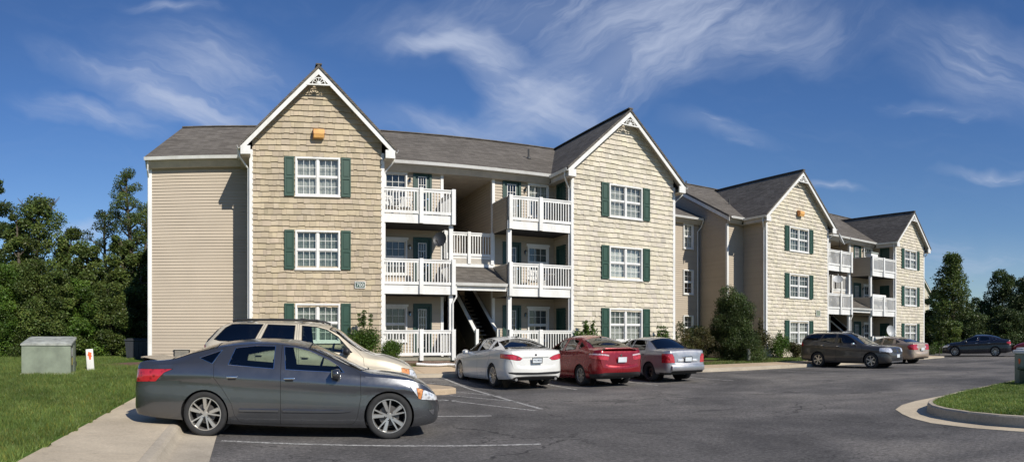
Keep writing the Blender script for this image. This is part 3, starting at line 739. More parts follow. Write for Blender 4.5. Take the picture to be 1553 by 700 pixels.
# red sedan, slightly shorter and taller
def sc(S, fx, fz):
    for k in ('top', 'belt', 'bottom'): S[k] = [(x*fx, z*fz) for x, z in S[k]]
    for k in ('edgew', 'edged'): S[k] = [(x*fx, z) for x, z in S[k]]
    S['doors'] = [[(x*fx, z*fz) for x, z in P] for P in S['doors']]; S['windows'] = [([(x*fx, z*fz) for x, z in P], d) for P, d in S['windows']]
    for k in ('xf', 'xr', 'af', 'ab', 'seatx'): S[k] = S[k]*fx
    S['ws'] = tuple(a*fx for a in S['ws']); S['rw'] = tuple(a*fx for a in S['rw']); S['mirror'] = (S['mirror'][0]*fx, S['mirror'][1]*fz)
    S['handles'] = [(a, x*fx, z*fz) for a, x, z in S['handles']]; return S
S_RED = sc(sedan('sedan', paint='redp', rim='multi', W=.87, wr=.315, rimr=.205, ar=.345, glass='tintglass', handlem='paint',
    top=[(-2.46, .66), (-2.445, .84), (-2.42, 1.04), (-2.39, 1.10), (-2.32, 1.125), (-2.1, 1.135), (-1.95, 1.17), (-1.6, 1.30), (-1.25, 1.405), (-.9, 1.46), (-.5, 1.485), (-.1, 1.475), (.25, 1.40), (.6, 1.25), (.95, 1.09), (1.2, .99), (1.45, .95), (1.8, .87), (2.05, .79), (2.22, .72), (2.32, .62), (2.36, .55)]), .93, 1.0)
S_RED['top'] = [(x, z*(1+.03*(1-float(sstep(.6, 1.4, x)))*float(sstep(-2.1, -1.5, x)))) for x, z in S_RED['top']]
S_RED['lamps'] = [
    ('tail_lamp|lens_pink', 'end', [(.42, .905), (.60, .93), (.95, .955), (.95, .995), (.7, .99), (.42, .955)], lambda c, z: c.x < -1.85),
    ('tail_lamp|lens_red', 'end', [(.45, .78), (.95, .84), (.95, .955), (.60, .93), (.42, .905)], lambda c, z: c.x < -1.85),
    ('bumper_insert|black', 'end', [(-.01, .2), (.95, .2), (.95, .36), (.6, .42), (-.01, .42)], lambda c, z: c.x < -1.8)]
S_RED['extras'] = [plate(-2.345, 0, .80, R(-6)), extra('rear_spoiler', ['paint'], lambda q, sh: [q.bbox(-2.33, -2.17, -.60, .60, 1.115, 1.145, .012)]),
    extra('roof_antenna', ['black'], lambda q, sh: q.prism([(-1.15, 1.41), (-.98, 1.45), (-1.15, 1.50)], -.014, .014)),
    extra('badge', ['chrome'], lambda q, sh: q.lathe([(.001, -.012), (.035, -.012), (.035, .01)], 20, 'x', c=(endx(sh, 0, .93)-.002, 0, .93)))]
# silver older notchback
S_SIL = sc(sedan('sedan', paint='silver', rim='steel', W=.855, wr=.31, rimr=.19, ar=.35, glass='tintglass', handlem='black', mirrorm='black', er=.80, Rr=.25,
    top=[(-2.46, .64), (-2.45, .80), (-2.43, .98), (-2.40, 1.03), (-2.30, 1.055), (-2.0, 1.07), (-1.72, 1.08), (-1.5, 1.19), (-1.22, 1.35), (-1.05, 1.42), (-.8, 1.445), (-.3, 1.455), (.05, 1.43), (.3, 1.33), (.65, 1.13), (.9, .99), (1.2, .95), (1.6, .90), (2.0, .82), (2.22, .74), (2.33, .64), (2.36, .58)],
    belt=[(-2.46, .60), (-2.43, .90), (-2.38, .96), (-2.0, 1.0), (-1.4, 1.0), (-.9, .98), (0, .955), (.8, .92), (1.1, .90), (1.5, .87), (1.85, .82), (2.1, .75), (2.27, .66), (2.36, .55)],
    edgew=[(-2.46, .82), (-1.8, .82), (-1.65, .80), (-1.15, .68), (-.5, .66), (.1, .68), (.7, .78), (1.0, .82), (1.4, .82), (2.36, .7)],
    ws=(.92, .12), rw=(-1.72, -1.10), mirror=(.62, .95), seatx=.0,
    doors=[[(-.19, .22), (-.19, .9), (-.20, 1.39), (.05, 1.37), (.35, 1.22), (.75, .98), (.88, .90), (.9, .63), (.87, .31), (.80, .22)],
           [(-.19, .22), (-.19, .9), (-.20, 1.39), (-.6, 1.40), (-1.0, 1.37), (-1.2, 1.0), (-1.18, .80), (-1.0, .62), (-.94, .42), (-.85, .22)]],
    windows=[([(-.12, .985), (-.16, 1.335), (.02, 1.33), (.3, 1.17), (.60, .965)], 0), ([(-.28, .99), (-.28, 1.34), (-.6, 1.345), (-.93, 1.32), (-1.08, 1.03)], 1)],
    handles=[(0, -.08, .86), (1, -1.02, .87)]), .92, 1.0)
S_SIL['lamps'] = [
    ('tail_lamp|lens_red', 'end', [(.54, .62), (.90, .62), (.90, .92), (.62, .91), (.56, .80)], lambda c, z: c.x < -1.95),
    ('bumper_insert|black', 'end', [(-.01, .2), (.95, .2), (.95, .30), (-.01, .30)], lambda c, z: c.x < -1.8)]
S_SIL['extras'] = [plate(-2.315, 0, .735, R(-3), fr=True), extra('bumper', ['paint'], lambda q, sh: [q.bbox(endx(sh, .3, .5)-.03, -2.0, -.70, .70, .36, .55, .04)]),
    extra('reverse_lamp', ['lens_clear'], lambda q, sh: q.bbox(-2.285, -2.24, .18, .42, .66, .74, .01)), extra('reverse_lamp', ['lens_clear'], lambda q, sh: q.bbox(-2.285, -2.24, -.42, -.18, .66, .74, .01)),
    extra('trunk_grip', ['chrome'], lambda q, sh: [q.bbox(endx(sh, 0, .83)-.02, endx(sh, 0, .83)+.02, -.20, .20, .822, .836, .004)])]
# tan rounded sedan by the far sidewalk
S_TAN = sc(sedan('sedan', paint='tan', rim='multi', W=.88, wr=.315, rimr=.20, ar=.35, glass='tintglass'), .96, .98)
S_TAN['lamps'] = [
    ('tail_lamp|lens_red', 'side', [(-2.5, 1.06), (-2.15, 1.05), (-1.98, .95), (-2.1, .78), (-2.5, .74)], lambda c, z: c.x < -1.8 and c.y > .36),
    ('reverse_lamp|lens_pink', 'end', [(.28, .86), (.44, .86), (.44, .96), (.28, .96)], lambda c, z: c.x < -2.1)]
S_TAN['extras'] = [plate(-2.43, 0, .80, R(-5))]
# black sedan at the far end
S_BLK = sedan('sedan', paint='blackp', rim='ten', W=.92, wr=.34, rimr=.235, ar=.372, glass='tintglass', wintrim=3, lamps=[
    ('tail_lamp|lens_red', 'side', [(-2.6, 1.04), (-2.3, 1.03), (-2.12, .98), (-2.2, .86), (-2.6, .84)], lambda c, z: c.x < -1.9 and c.y > .36),
    ('reverse_lamp|lens_pink', 'side', [(-2.6, .86), (-2.35, .85), (-2.3, .79), (-2.6, .76)], lambda c, z: c.x < -1.9 and c.y > .5),
    ('headlight|lens_clear', 'side', [(1.75, .80), (2.12, .72), (2.4, .62), (2.4, .55), (1.94, .62)], lambda c, z: c.x > 1.6 and c.y > .42)], extras=[plate(-2.50, 0, .83, R(-5))])
S_RED2 = sc(sedan('sedan', paint='red2', rim='multi', W=.88, glass='tintglass'), .96, 1.0)
S_RED2['lamps'] = [('tail_lamp|lens_red', 'side', [(-2.5, 1.06), (-2.2, 1.05), (-2.1, .82), (-2.5, .78)], lambda c, z: c.x < -1.8 and c.y > .36)]
S_RED2['extras'] = []
# champagne sport utility behind the grey sedan
S_SUV = dict(name='suv', W=.94, xf=2.20, xr=-2.46, af=1.38, ab=-1.45, wr=.37, rimr=.225, ar=.42, Rf=.55, ef=.60, Rr=.22, er=.86,
    top=[(-2.46, .70), (-2.455, 1.0), (-2.45, 1.28), (-2.43, 1.40), (-2.30, 1.60), (-2.15, 1.75), (-2.03, 1.81), (-1.8, 1.835), (-1.2, 1.85), (-.6, 1.84), (-.2, 1.80), (.12, 1.70), (.45, 1.45), (.78, 1.24), (.95, 1.19), (1.2, 1.165), (1.6, 1.08), (1.9, .98), (2.08, .86), (2.17, .74), (2.20, .66)],
    belt=[(-2.46, .66), (-2.45, 1.20), (-2.43, 1.36), (-2.35, 1.40), (-1.6, 1.37), (-.6, 1.30), (.3, 1.18), (.7, 1.12), (1.1, 1.08), (1.5, 1.02), (1.85, .93), (2.08, .78), (2.2, .60)],
    bottom=[(-2.46, .40), (-2.2, .36), (-1.8, .32), (-1.0, .27), (1.0, .26), (1.8, .28), (2.2, .34)],
    edgew=[(-2.46, .80), (-2.3, .74), (-2.0, .70), (-1, .70), (0, .71), (.5, .78), (.9, .84), (2.2, .75)],
    edged=[(-2.46, .02), (-2.3, .05), (-2.0, .06), (-.5, .07), (.2, .06), (.8, .04), (1.2, .03), (2.2, .02)],
    ws=(.80, .08), rw=(-2.43, -2.12), wscurve=.1, seatx=-.15, mirror=(.42, 1.24), handles=[(0, -.40, 1.13), (1, -1.30, 1.17)],
    doors=[[(-.52, .30), (-.52, 1.1), (-.54, 1.79), (-.1, 1.74), (.3, 1.52), (.58, 1.26), (.72, 1.12), (.76, .8), (.74, .5), (.66, .30)],
           [(-.56, .30), (-.56, 1.1), (-.58, 1.79), (-1.20, 1.80), (-1.38, 1.40), (-1.36, 1.0), (-1.1, .80), (-.98, .5), (-.92, .30)]],
    windows=[([(-.46, 1.30), (-.48, 1.735), (-.2, 1.71), (0, 1.655), (.22, 1.52), (.50, 1.22), (.3, 1.22)], 0), ([(-.63, 1.33), (-.62, 1.74), (-1.16, 1.76), (-1.30, 1.40)], 1),
             ([(-1.42, 1.42), (-1.26, 1.765), (-1.88, 1.775), (-2.02, 1.70), (-2.22, 1.47), (-2.1, 1.44)], None)],
    rearglass='tintglass', paint='gold', rim='wide', handlem='paint', mirrorm='black', cladz=None,
    lamps=[('turn_lamp|lens_amber', 'side', [(1.72, .93), (1.94, .90), (1.96, .70), (1.76, .70)], lambda c, z: c.x > 1.6 and c.y > .55),
           ('headlight|lens_clear', 'side', [(1.94, .90), (2.3, .82), (2.3, .66), (1.96, .70)], lambda c, z: c.x > 1.6 and c.y > .42),
           ('hatch_trim|black', 'side', [(-2.60, 1.40), (-2.36, 1.42), (-2.09, 1.755), (-2.0, 1.80), (-2.05, 1.9), (-2.6, 1.9)], lambda c, z: c.x < -1.95),
           ('tail_lamp|lens_red', 'side', [(-2.6, 1.40), (-2.40, 1.36), (-2.34, .98), (-2.6, .95)], lambda c, z: c.y > .62),
           ('grille|black', 'end', [(-.01, .62), (.45, .62), (.5, .80), (-.01, .83)], lambda c, z: c.x > 1.9)],
    extras=[extra('roof_rack', ['black', 'black'], lambda q, sh: [q.tube([(-1.9, s*.58, 1.83), (-1.8, s*.58, 1.865), (-.2, s*.60, 1.84), (-.05, s*.60, 1.79)], .022, 8) for s in (1, -1)]+[q.bar((x, -.6, 1.868), (x, .6, 1.868), .06, .03) for x in (-1.55, -.5)]),
            plate(-2.47, 0, .9, 0)])
S_SUV.setdefault('extras', []); remap(S_SUV, lambda x: .8+(x-.8)*.70 if x > .8 else x)
S_SUV['lamps'] = [(n, a, P, (lambda c, z: c.x > 1.3 and c.y > .42) if n[:4] in ('turn', 'head') else ((lambda c, z: c.x > 1.4) if n[:4] == 'gril' else c)) for n, a, P, c in S_SUV['lamps']]
# dark taupe crossover seen from the front corner
S_JRN = dict(name='crossover', W=.93, xf=2.42, xr=-2.46, af=1.47, ab=-1.42, wr=.365, rimr=.235, ar=.41, Rf=.45, ef=.68, Rr=.25, er=.84,
    top=[(-2.46, .70), (-2.455, 1.0), (-2.44, 1.2), (-2.38, 1.36), (-2.25, 1.52), (-2.12, 1.62), (-2.0, 1.655), (-1.5, 1.69), (-.8, 1.70), (-.3, 1.69), (.0, 1.64), (.3, 1.51), (.8, 1.26), (1.1, 1.13), (1.3, 1.09), (1.7, 1.075), (2.1, 1.035), (2.25, .99), (2.36, .91), (2.42, .76)],
    belt=[(-2.46, .66), (-2.44, 1.10), (-2.38, 1.22), (-1.6, 1.24), (-.6, 1.17), (.3, 1.09), (1.0, 1.03), (1.5, 1.0), (2.0, .97), (2.25, .91), (2.36, .80), (2.42, .66)],
    bottom=[(-2.46, .36), (-2.0, .32), (-1.0, .24), (1.0, .22), (1.9, .24), (2.42, .28)],
    edgew=[(-2.46, .82), (-2.3, .78), (-2.0, .72), (-1, .70), (0, .71), (.6, .80), (1.2, .84), (2.42, .78)],
    edged=[(-2.46, .02), (-2.3, .05), (-2.0, .06), (-.5, .07), (.2, .06), (.8, .04), (1.2, .03), (2.42, .03)],
    ws=(1.14, .06), rw=(-2.38, -2.14), wscurve=.15, seatx=-.05, mirror=(.62, 1.13), handles=[(0, -.28, 1.02), (1, -1.15, 1.05)],
    doors=[[(-.38, .30), (-.38, 1.1), (-.40, 1.63), (0, 1.60), (.35, 1.44), (.75, 1.22), (.98, 1.06), (1.02, .8), (1.0, .5), (.90, .30)],
           [(-.42, .30), (-.42, 1.1), (-.44, 1.63), (-1.15, 1.63), (-1.42, 1.30), (-1.40, .95), (-1.1, .75), (-.98, .5), (-.92, .30)]],
    windows=[([(-.34, 1.19), (-.35, 1.58), (-.05, 1.57), (.2, 1.49), (.5, 1.32), (.72, 1.15)], 0), ([(-.48, 1.20), (-.48, 1.59), (-1.12, 1.59), (-1.28, 1.27)], 1),
             ([(-1.38, 1.30), (-1.24, 1.585), (-1.85, 1.565), (-2.15, 1.40), (-2.2, 1.33)], None)],
    glass='tintglass', paint='brownp', rim='six', mirrorm='chrome',
    lamps=[('headlight|lens_clear', 'end', [(.46, .80), (.62, .74), (1.02, .80), (1.02, .97), (.5, .95)], lambda c, z: c.x > 1.95),
           ('grille|black', 'end', [(-.01, .70), (.40, .70), (.46, .92), (-.01, .93)], lambda c, z: c.x > 2.0),
           ('bumper_insert|black', 'end', [(-.01, .36), (.55, .36), (.62, .50), (-.01, .52)], lambda c, z: c.x > 2.0),
           ('tail_lamp|lens_red', 'side', [(-2.6, 1.22), (-2.30, 1.20), (-2.24, 1.02), (-2.6, .98)], lambda c, z: c.y > .6)],
    extras=[extra('roof_rail', ['black'], lambda q, sh: q.tube([(-1.9, .60, 1.66), (-1.8, .60, 1.74), (-.4, .60, 1.745), (-.25, .60, 1.69)], .018, 8)), extra('roof_rail', ['black'], lambda q, sh: q.tube([(-1.9, -.60, 1.66), (-1.8, -.60, 1.74), (-.4, -.60, 1.745), (-.25, -.60, 1.69)], .018, 8)),
            extra('grille_cross', ['chrome'], lambda q, sh: [q.bar((endx(sh, y, .815, False)+.012, y, .815), (endx(sh, y+.1 if y+.1 < .401 else .4, .815, False)+.012, y+.1, .815), .02, .035) for y in [-.4+.1*i for i in range(8)]]+[q.bar((endx(sh, 0, z, False)+.012, 0, z), (endx(sh, 0, z+.05, False)+.012, 0, z+.05), .035, .02) for z in (.71, .76, .81, .86)]),
            extra('bumper_trim', ['chrome'], lambda q, sh: [q.bar((endx(sh, y, .31, False)+.01, y, .31), (endx(sh, y+.1, .31, False)+.01, y+.1, .31), .03, .06) for y in [-.6+.1*i for i in range(12)]]),
            plate(2.485, 0, .58, 0)])
# ------------------------------------------------------------ apartment buildings
RNG = random.Random(7)
class Wall:
    """frame on a wall: u along it (to the right seen from outside), w outward, z up"""
    def __init__(s, o, u, w): s.o = Vector(o); s.u = Vector(u); s.w = Vector(w)
    def __call__(s, u, w, z): p = s.o+s.u*u+s.w*w; return Vector((p.x, p.y, z))
    def box(s, mb, u0, u1, w0, w1, z0, z1, mi=None):
        vs = [s(u, w, z) for z in (z0, z1) for w in (w0, w1) for u in (u0, u1)]
        mb.add(vs, [(0, 2, 3, 1), (4, 5, 7, 6), (0, 1, 5, 4), (2, 6, 7, 3), (0, 4, 6, 2), (1, 3, 7, 5)], mi)
def F(x, y): return Wall((x, y, 0), (1, 0, 0), (0, -1, 0))        # faces the car park
def SL(x, y): return Wall((x, y, 0), (0, -1, 0), (-1, 0, 0))      # faces -X; u runs towards the car park
def SR(x, y): return Wall((x, y, 0), (0, 1, 0), (1, 0, 0))        # faces +X
def gaps(u0, u1, zm, holes):
    segs = [(u0, u1)]
    for (a, b, c, d) in holes:
        if c < zm < d: segs = [s for (p, q) in segs for s in ((p, min(q, a)), (max(p, b), q)) if s[1]-s[0] > .001]
    return segs
def zcuts(z0, z1, h, holes):
    zs = {z0, z1}; k = 0
    while z0+k*h < z1: zs.add(z0+k*h); k += 1
    for a, b, c, d in holes:
        for q in (c, d):
            if z0 < q < z1: zs.add(q)
    zs = sorted(zs); return [z for i, z in enumerate(zs) if i == 0 or z-zs[i-1] > 1e-4]
def laps(mb, W, u0, u1, z0, z1, holes=(), h=.122, d=.024, mi=None):
    zs = zcuts(z0, z1, h, holes); tints = {}
    for a, b in zip(zs, zs[1:]):
        k = int((a-z0+1e-5)/h); base = z0+k*h
        mb.tint = tints.setdefault(k, RNG.uniform(.96, 1.04))
        oa, ob = d*(1-(a-base)/h)+.002, d*(1-(b-base)/h)+.002
        for p, q in gaps(u0, u1, (a+b)/2, holes):
            mb.add([W(p, oa, a), W(q, oa, a), W(q, ob, b), W(p, ob, b)], [(0, 1, 2, 3)], mi)
            if abs(a-base) < 1e-4: mb.add([W(p, .002, a), W(q, .002, a), W(q, oa, a), W(p, oa, a)], [(0, 1, 2, 3)], mi)
    mb.tint = 1.0
def shakes(mb, W, u0, u1, z0, z1, holes=(), h=.215):
    zs = zcuts(z0, z1, 1.0, holes)
    for a, b in zip(zs, zs[1:]):
        for p, q in gaps(u0, u1, (a+b)/2, holes):
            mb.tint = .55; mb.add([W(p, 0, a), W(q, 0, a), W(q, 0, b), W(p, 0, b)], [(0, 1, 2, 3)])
    k = 0
    while z0+k*h < z1:
        a = z0+k*h; b = min(a+h+.015, z1+.02); u = u0
        while u < u1-.02:
            w = RNG.choice((.13, .17, .2, .24, .28, .33)); e = min(u+w, u1)
            jz = RNG.uniform(-.022, .010); jo = RNG.uniform(0, .008); g = .0025
            segs = gaps(u+g, e-g, a+h*.5, [(x0-.0, x1+.0, y0, y1) for x0, x1, y0, y1 in holes])
            mb.tint = RNG.uniform(.86, 1.08)*(1 if RNG.random() > .06 else .84)
            tz = mb.tint; mb.tint = (tz, tz*RNG.uniform(.985, 1.01), tz*RNG.uniform(.94, 1.03))
            for p, q in segs:
                if q-p < .02: continue
                o1 = .052+jo; o0 = .010; s = RNG.uniform(-.008, .008)
                vs = [W(p, o1, a+jz+s), W(q, o1, a+jz-s), W(q, o0, b), W(p, o0, b), W(p, 0, a+jz+s), W(q, 0, a+jz-s), W(q, 0, b), W(p, 0, b)]
                mb.add(vs, [(0, 1, 2, 3), (4, 5, 1, 0), (4, 0, 3, 7), (5, 6, 2, 1)])
            u = e
        k += 1
    mb.tint = 1.0
class Bld:
    def __init__(s, root): s.root = root; s.loc = Vector(root.location)
    def put(s, mb, name, mats, parent=None, label=None, **kw):
        mb.v = [tuple(Vector(p)-s.loc) for p in mb.v]
        o = mb.build(name, mats, parent or s.root, **kw)
        if label: o['label'] = label
        return o
def clip(mb, planes):
    """planes: (point, normal) - what lies on the normal's side is removed"""
    me = bpy.data.meshes.new('t'); me.from_pydata(mb.v, [], mb.f); bm = bmesh.new(); bm.from_mesh(me)
    L = bm.faces.layers.int.new('i'); bm.faces.ensure_lookup_table()
    for i, f in enumerate(bm.faces): f[L] = i
    for co, no in planes: bmesh.ops.bisect_plane(bm, geom=bm.verts[:]+bm.edges[:]+bm.faces[:], plane_co=co, plane_no=no, clear_outer=True, dist=1e-5)
    bm.verts.index_update(); t, m = mb.t, mb.m
    mb.v = [tuple(v.co) for v in bm.verts]; fs = list(bm.faces); mb.f = [tuple(v.index for v in f.verts) for f in fs]; mb.t = [t[f[L]] for f in fs]; mb.m = [m[f[L]] for f in fs]
    bm.free(); bpy.data.meshes.remove(me)
def window(B, W, u0, u1, z0, z1, double=True, cur='curtain', hood=False, cols=3, rows=2, label=None, dim=False):
    """hole (u0,u1,z0,z1): frame, sashes and muntins; pane and curtain as sub-parts"""
    f = MB(); t = .055
    for a, b, c, d in ((u0-t, u0+.01, z0-t, z1+t), (u1-.01, u1+t, z0-t, z1+t), (u0+.01, u1-.01, z1-.01, z1+t), (u0+.01, u1-.01, z0-t, z0+.01)): W.box(f, a, b, -.10, .085, c, d)
    W.box(f, u0-t-.02, u1+t+.02, .0, .10, z0-t-.035, z0-t)
    if hood: W.box(f, u0-t-.05, u1+t+.05, .0, .09, z1+t, z1+t+.09)
    secs = [(u0, (u0+u1)/2), ((u0+u1)/2, u1)] if double else [(u0, u1)]
    if double: W.box(f, (u0+u1)/2-.045, (u0+u1)/2+.045, -.06, .047, z0+.01, z1-.01)
    zm = (z0+z1)/2
    for a, b in secs:
        a += .045 if a > u0+.01 else .01; b -= .045 if b < u1-.01 else .01
        W.box(f, a, b, -.05, .018, zm-.028, zm+.028)
        for c, d, w in ((z0+.01, zm-.028, -.01), (zm+.028, z1-.01, .008)):
            W.box(f, a, a+.03, w-.03, w, c, d); W.box(f, b-.03, b, w-.03, w, c, d); W.box(f, a+.03, b-.03, w-.03, w, c, c+.03); W.box(f, a+.03, b-.03, w-.03, w, d-.03, d)
            for i in range(1, cols): u = a+.03+(b-a-.06)*i/cols; W.box(f, u-.008, u+.008, w-.022, w-.004, c+.03, d-.03)
            for i in range(1, rows): z = c+.03+(d-c-.06)*i/rows; W.box(f, a+.03, b-.03, w-.021, w-.005, z-.008, z+.008)
    o = B.put(f, 'window', M['white'], label=label)
    p = MB(); p.add([W(u0+.01, -.028, z0+.01), W(u1-.01, -.028, z0+.01), W(u1-.01, -.028, z1-.01), W(u0+.01, -.028, z1-.01)], [(0, 1, 2, 3)]); B.put(p, 'pane', M['pane'], o)
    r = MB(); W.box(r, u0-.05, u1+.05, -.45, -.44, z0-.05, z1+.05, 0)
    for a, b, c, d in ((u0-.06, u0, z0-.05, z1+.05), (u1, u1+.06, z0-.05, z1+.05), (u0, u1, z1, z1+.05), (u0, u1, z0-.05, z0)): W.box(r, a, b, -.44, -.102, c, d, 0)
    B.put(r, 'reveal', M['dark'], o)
    if cur:
        c = MB(); n = int((u1-u0)/.03); prev = None
        for i in range(n+1):
            u = u0+.01+(u1-u0-.02)*i/n; w = -.13+.018*math.sin(i*1.35)+.008*math.sin(i*.37)
            cz = z0+.02 if cur != 'half' else zm
            q = [W(u, w, cz), W(u, w, z1-.01)]
            if prev and not (abs(i-n/2) < 1.0 and cur == 'curtain'): c.add(prev+[q[1], q[0]], [(0, 1, 2, 3)])
            prev = q
        B.put(c, 'curtain', M[{'blind': 'blind', 'half': 'dimblind', 'dim': 'dimblind'}.get(cur, 'curtain')], o, smooth=False)
    return o
def blinds(B, W, u0, u1, z0, z1, o):
    c = MB(); z = z1-.03
    while z > z0+.05: c.add([W(u0+.02, -.10, z), W(u1-.02, -.10, z), W(u1-.02, -.125, z-.035), W(u0+.02, -.125, z-.035)], [(0, 1, 2, 3)]); z -= .042
    B.put(c, 'blinds', M['blind'], o)
def door(B, W, u0, u1, z0, h=2.05, lite=True, label=None):
    f = MB(); z1 = z0+h
    W.box(f, u0-.10, u0, -.06, .05, z0, z1+.11); W.box(f, u1, u1+.10, -.06, .05, z0, z1+.11); W.box(f, u0, u1, -.06, .05, z1, z1+.11)
    if lite:
        a, b, c, d = u0+.15, u1-.15, z0+.35, z1-.14
        for p, q, r, s_ in ((u0, a, z0, z1), (b, u1, z0, z1), (a, b, z0, c), (a, b, d, z1)): W.box(f, p, q, -.06, -.015, r, s_)
    else:
        W.box(f, u0, u1, -.06, -.015, z0, z1)
        for (a, b, c, d) in ((.12, .42, .15, .8), (.5, .8, .15, .8), (.12, .42, .95, 1.85), (.5, .8, .95, 1.85)):
            k = (u1-u0)/.92; W.box(f, u0+a*k, u0+b*k, -.015, -.006, z0+c, z0+d)
    o = B.put(f, 'door', M['doorgreen'], label=label)
    if lite:
        g = MB()
        for p, q, r, s_ in ((a-.03, a, c-.03, d+.03), (b, b+.03, c-.03, d+.03), (a, b, c-.03, c), (a, b, d, d+.03)): W.box(g, p, q, -.03, .0, r, s_)
        for i in (1, 2): u = a+(b-a)*i/3; W.box(g, u-.009, u+.009, -.03, -.006, c, d)
        for i in range(1, 5): z = c+(d-c)*i/5; W.box(g, a, b, -.029, -.007, z-.009, z+.009)
        B.put(g, 'door_lite', M['white'], o)
        p = MB(); p.add([W(a, -.035, c), W(b, -.035, c), W(b, -.035, d), W(a, -.035, d)], [(0, 1, 2, 3)]); B.put(p, 'pane', M['pane'], o)
        r = MB(); W.box(r, a-.05, b+.05, -.35, -.34, c-.05, d+.05); W.box(r, a+.005, b-.005, -.12, -.118, c, (c+d)/2+.2, 1); B.put(r, 'reveal', [M['dark'], M['dimblind']], o)
    k = MB(); p = W(u1-.07, -.015, z0+1.0); q = W(u1-.07, .05, z0+1.0); k.tube([p, q], [.012, .03], 10); B.put(k, 'handle', M['chrome'], o)
    return o
def shutter(B, W, u0, u1, z0, z1):
    s = MB(); f = .045
    W.box(s, u0, u0+f, .02, .105, z0, z1); W.box(s, u1-f, u1, .02, .105, z0, z1)
    zm = z0+(z1-z0)*.47
    for a, b in ((z0, z0+.07), (zm-.035, zm+.035), (z1-.07, z1)): W.box(s, u0+f, u1-f, .02, .102, a, b)
    for a, b in ((z0+.07, zm-.035), (zm+.035, z1-.07)):
        W.box(s, u0+f, u1-f, .02, .078, a, b); W.box(s, u0+f+.04, u1-f-.04, .078, .095, a+.05, b-.05)
    B.put(s, 'shutter', M['green'])
def lantern(B, W, u, z):
    l = MB(); l.box(-.04, .04, -.012, .012, -.06, .06, 0)
    o = W(u, 0, z); l2 = MB()
    W.box(l2, u-.04, u+.04, .018, .035, z-.07, z+.07, 0)
    c = W(u, .11, z); l2.tube([W(u, .03, z+.05), W(u, .11, z+.11), c+Vector((0, 0, .07))], .01, 6, 0)
    l2.lathe([(.001, .09), (.03, .08), (.065, .05), (.06, .045)], 10, 'z', c=c, mi=0); l2.lathe([(.055, .045), (.045, -.09), (.02, -.11), (.001, -.11)], 6, 'z', c=c, mi=1)
    B.put(l2, 'wall_lamp', [M['black'], M['pane']])
def wallpack(B, W, u, z):
    h = MB(); pts = [(0, .17), (.16, .17), (.30, .10), (.30, -.02), (.24, -.16), (0, -.16)]
    lens = [(.30, .075), (.315, .07), (.315, -.03), (.255, -.155), (.10, -.165), (.10, -.15), (.24, -.14)]
    def pr(mb, P, a, b, mi):
        n = len(P); vs = [W(a, p, z+q) for p, q in P]+[W(b, p, z+q) for p, q in P]
        mb.add(vs, [tuple(range(n)), tuple(range(2*n-1, n-1, -1))]+[(i, i+n, (i+1) % n+n, (i+1) % n) for i in range(n)], mi)
    pr(h, pts, u-.21, u+.21, 0); o = B.put(h, 'wall_floodlight', M['copper'])
    q = MB(); W.box(q, u-.19, u+.19, .29, .315, z-.06, z+.12, 0); pr(q, [(.30, -.03), (.32, -.03), (.26, -.17), (.10, -.18), (.10, -.165), (.24, -.155)], u-.19, u+.19, 0)
    for i in range(1, 6): W.box(q, u-.19+.38*i/6-.006, u-.19+.38*i/6+.006, .315, .321, z-.06, z+.12, 0)
    B.put(q, 'lamp_lens', M['amber'], o)
def railing(mb, W, u0, u1, w, zd, h=1.07, mids=None, post=.13, ends=(True, True), fascia=.25, low=-.25):
    """white picket railing on the edge of a deck at height zd"""
    W.box(mb, u0, u1, w-.05, w+.05, zd+h-.045, zd+h); W.box(mb, u0, u1, w-.022, w+.022, zd+h-.14, zd+h-.045)
    W.box(mb, u0, u1, w-.025, w+.025, zd+.09, zd+.20)
    mids = [(u0+u1)/2] if mids is None else mids
    ps = ([u0+post/2] if ends[0] else [])+list(mids)+([u1-post/2] if ends[1] else [])
    for p in ps: W.box(mb, p-post/2, p+post/2, w-post/2+.01, w+post/2+.012, zd+low, zd+h+.03)
    n = max(2, int((u1-u0)/.115))
    for i in range(1, n):
        u = u0+(u1-u0)*i/n
        if any(abs(u-p) < post/2+.02 for p in ps): continue
        W.box(mb, u-.018, u+.018, w-.018, w+.018, zd+.20, zd+h-.14)
def gutter(mb, a, b, out, mi=None):
    a, b, out = Vector(a), Vector(b), Vector(out)
    P = [(0, 0), (.02, -.11), (.09, -.115), (.12, -.04), (.135, 0), (.125, 0), (.11, -.04), (.085, -.10), (.03, -.10), (.012, 0)]
    vs = [q+out*p+Vector((0, 0, z)) for q in (a, b) for p, z in P]; n = len(P)
    mb.add(vs, [(i, i+1, i+1+n, i+n) for i in range(n-1)]+[tuple(range(n)), tuple(range(2*n-1, n-1, -1))], mi)
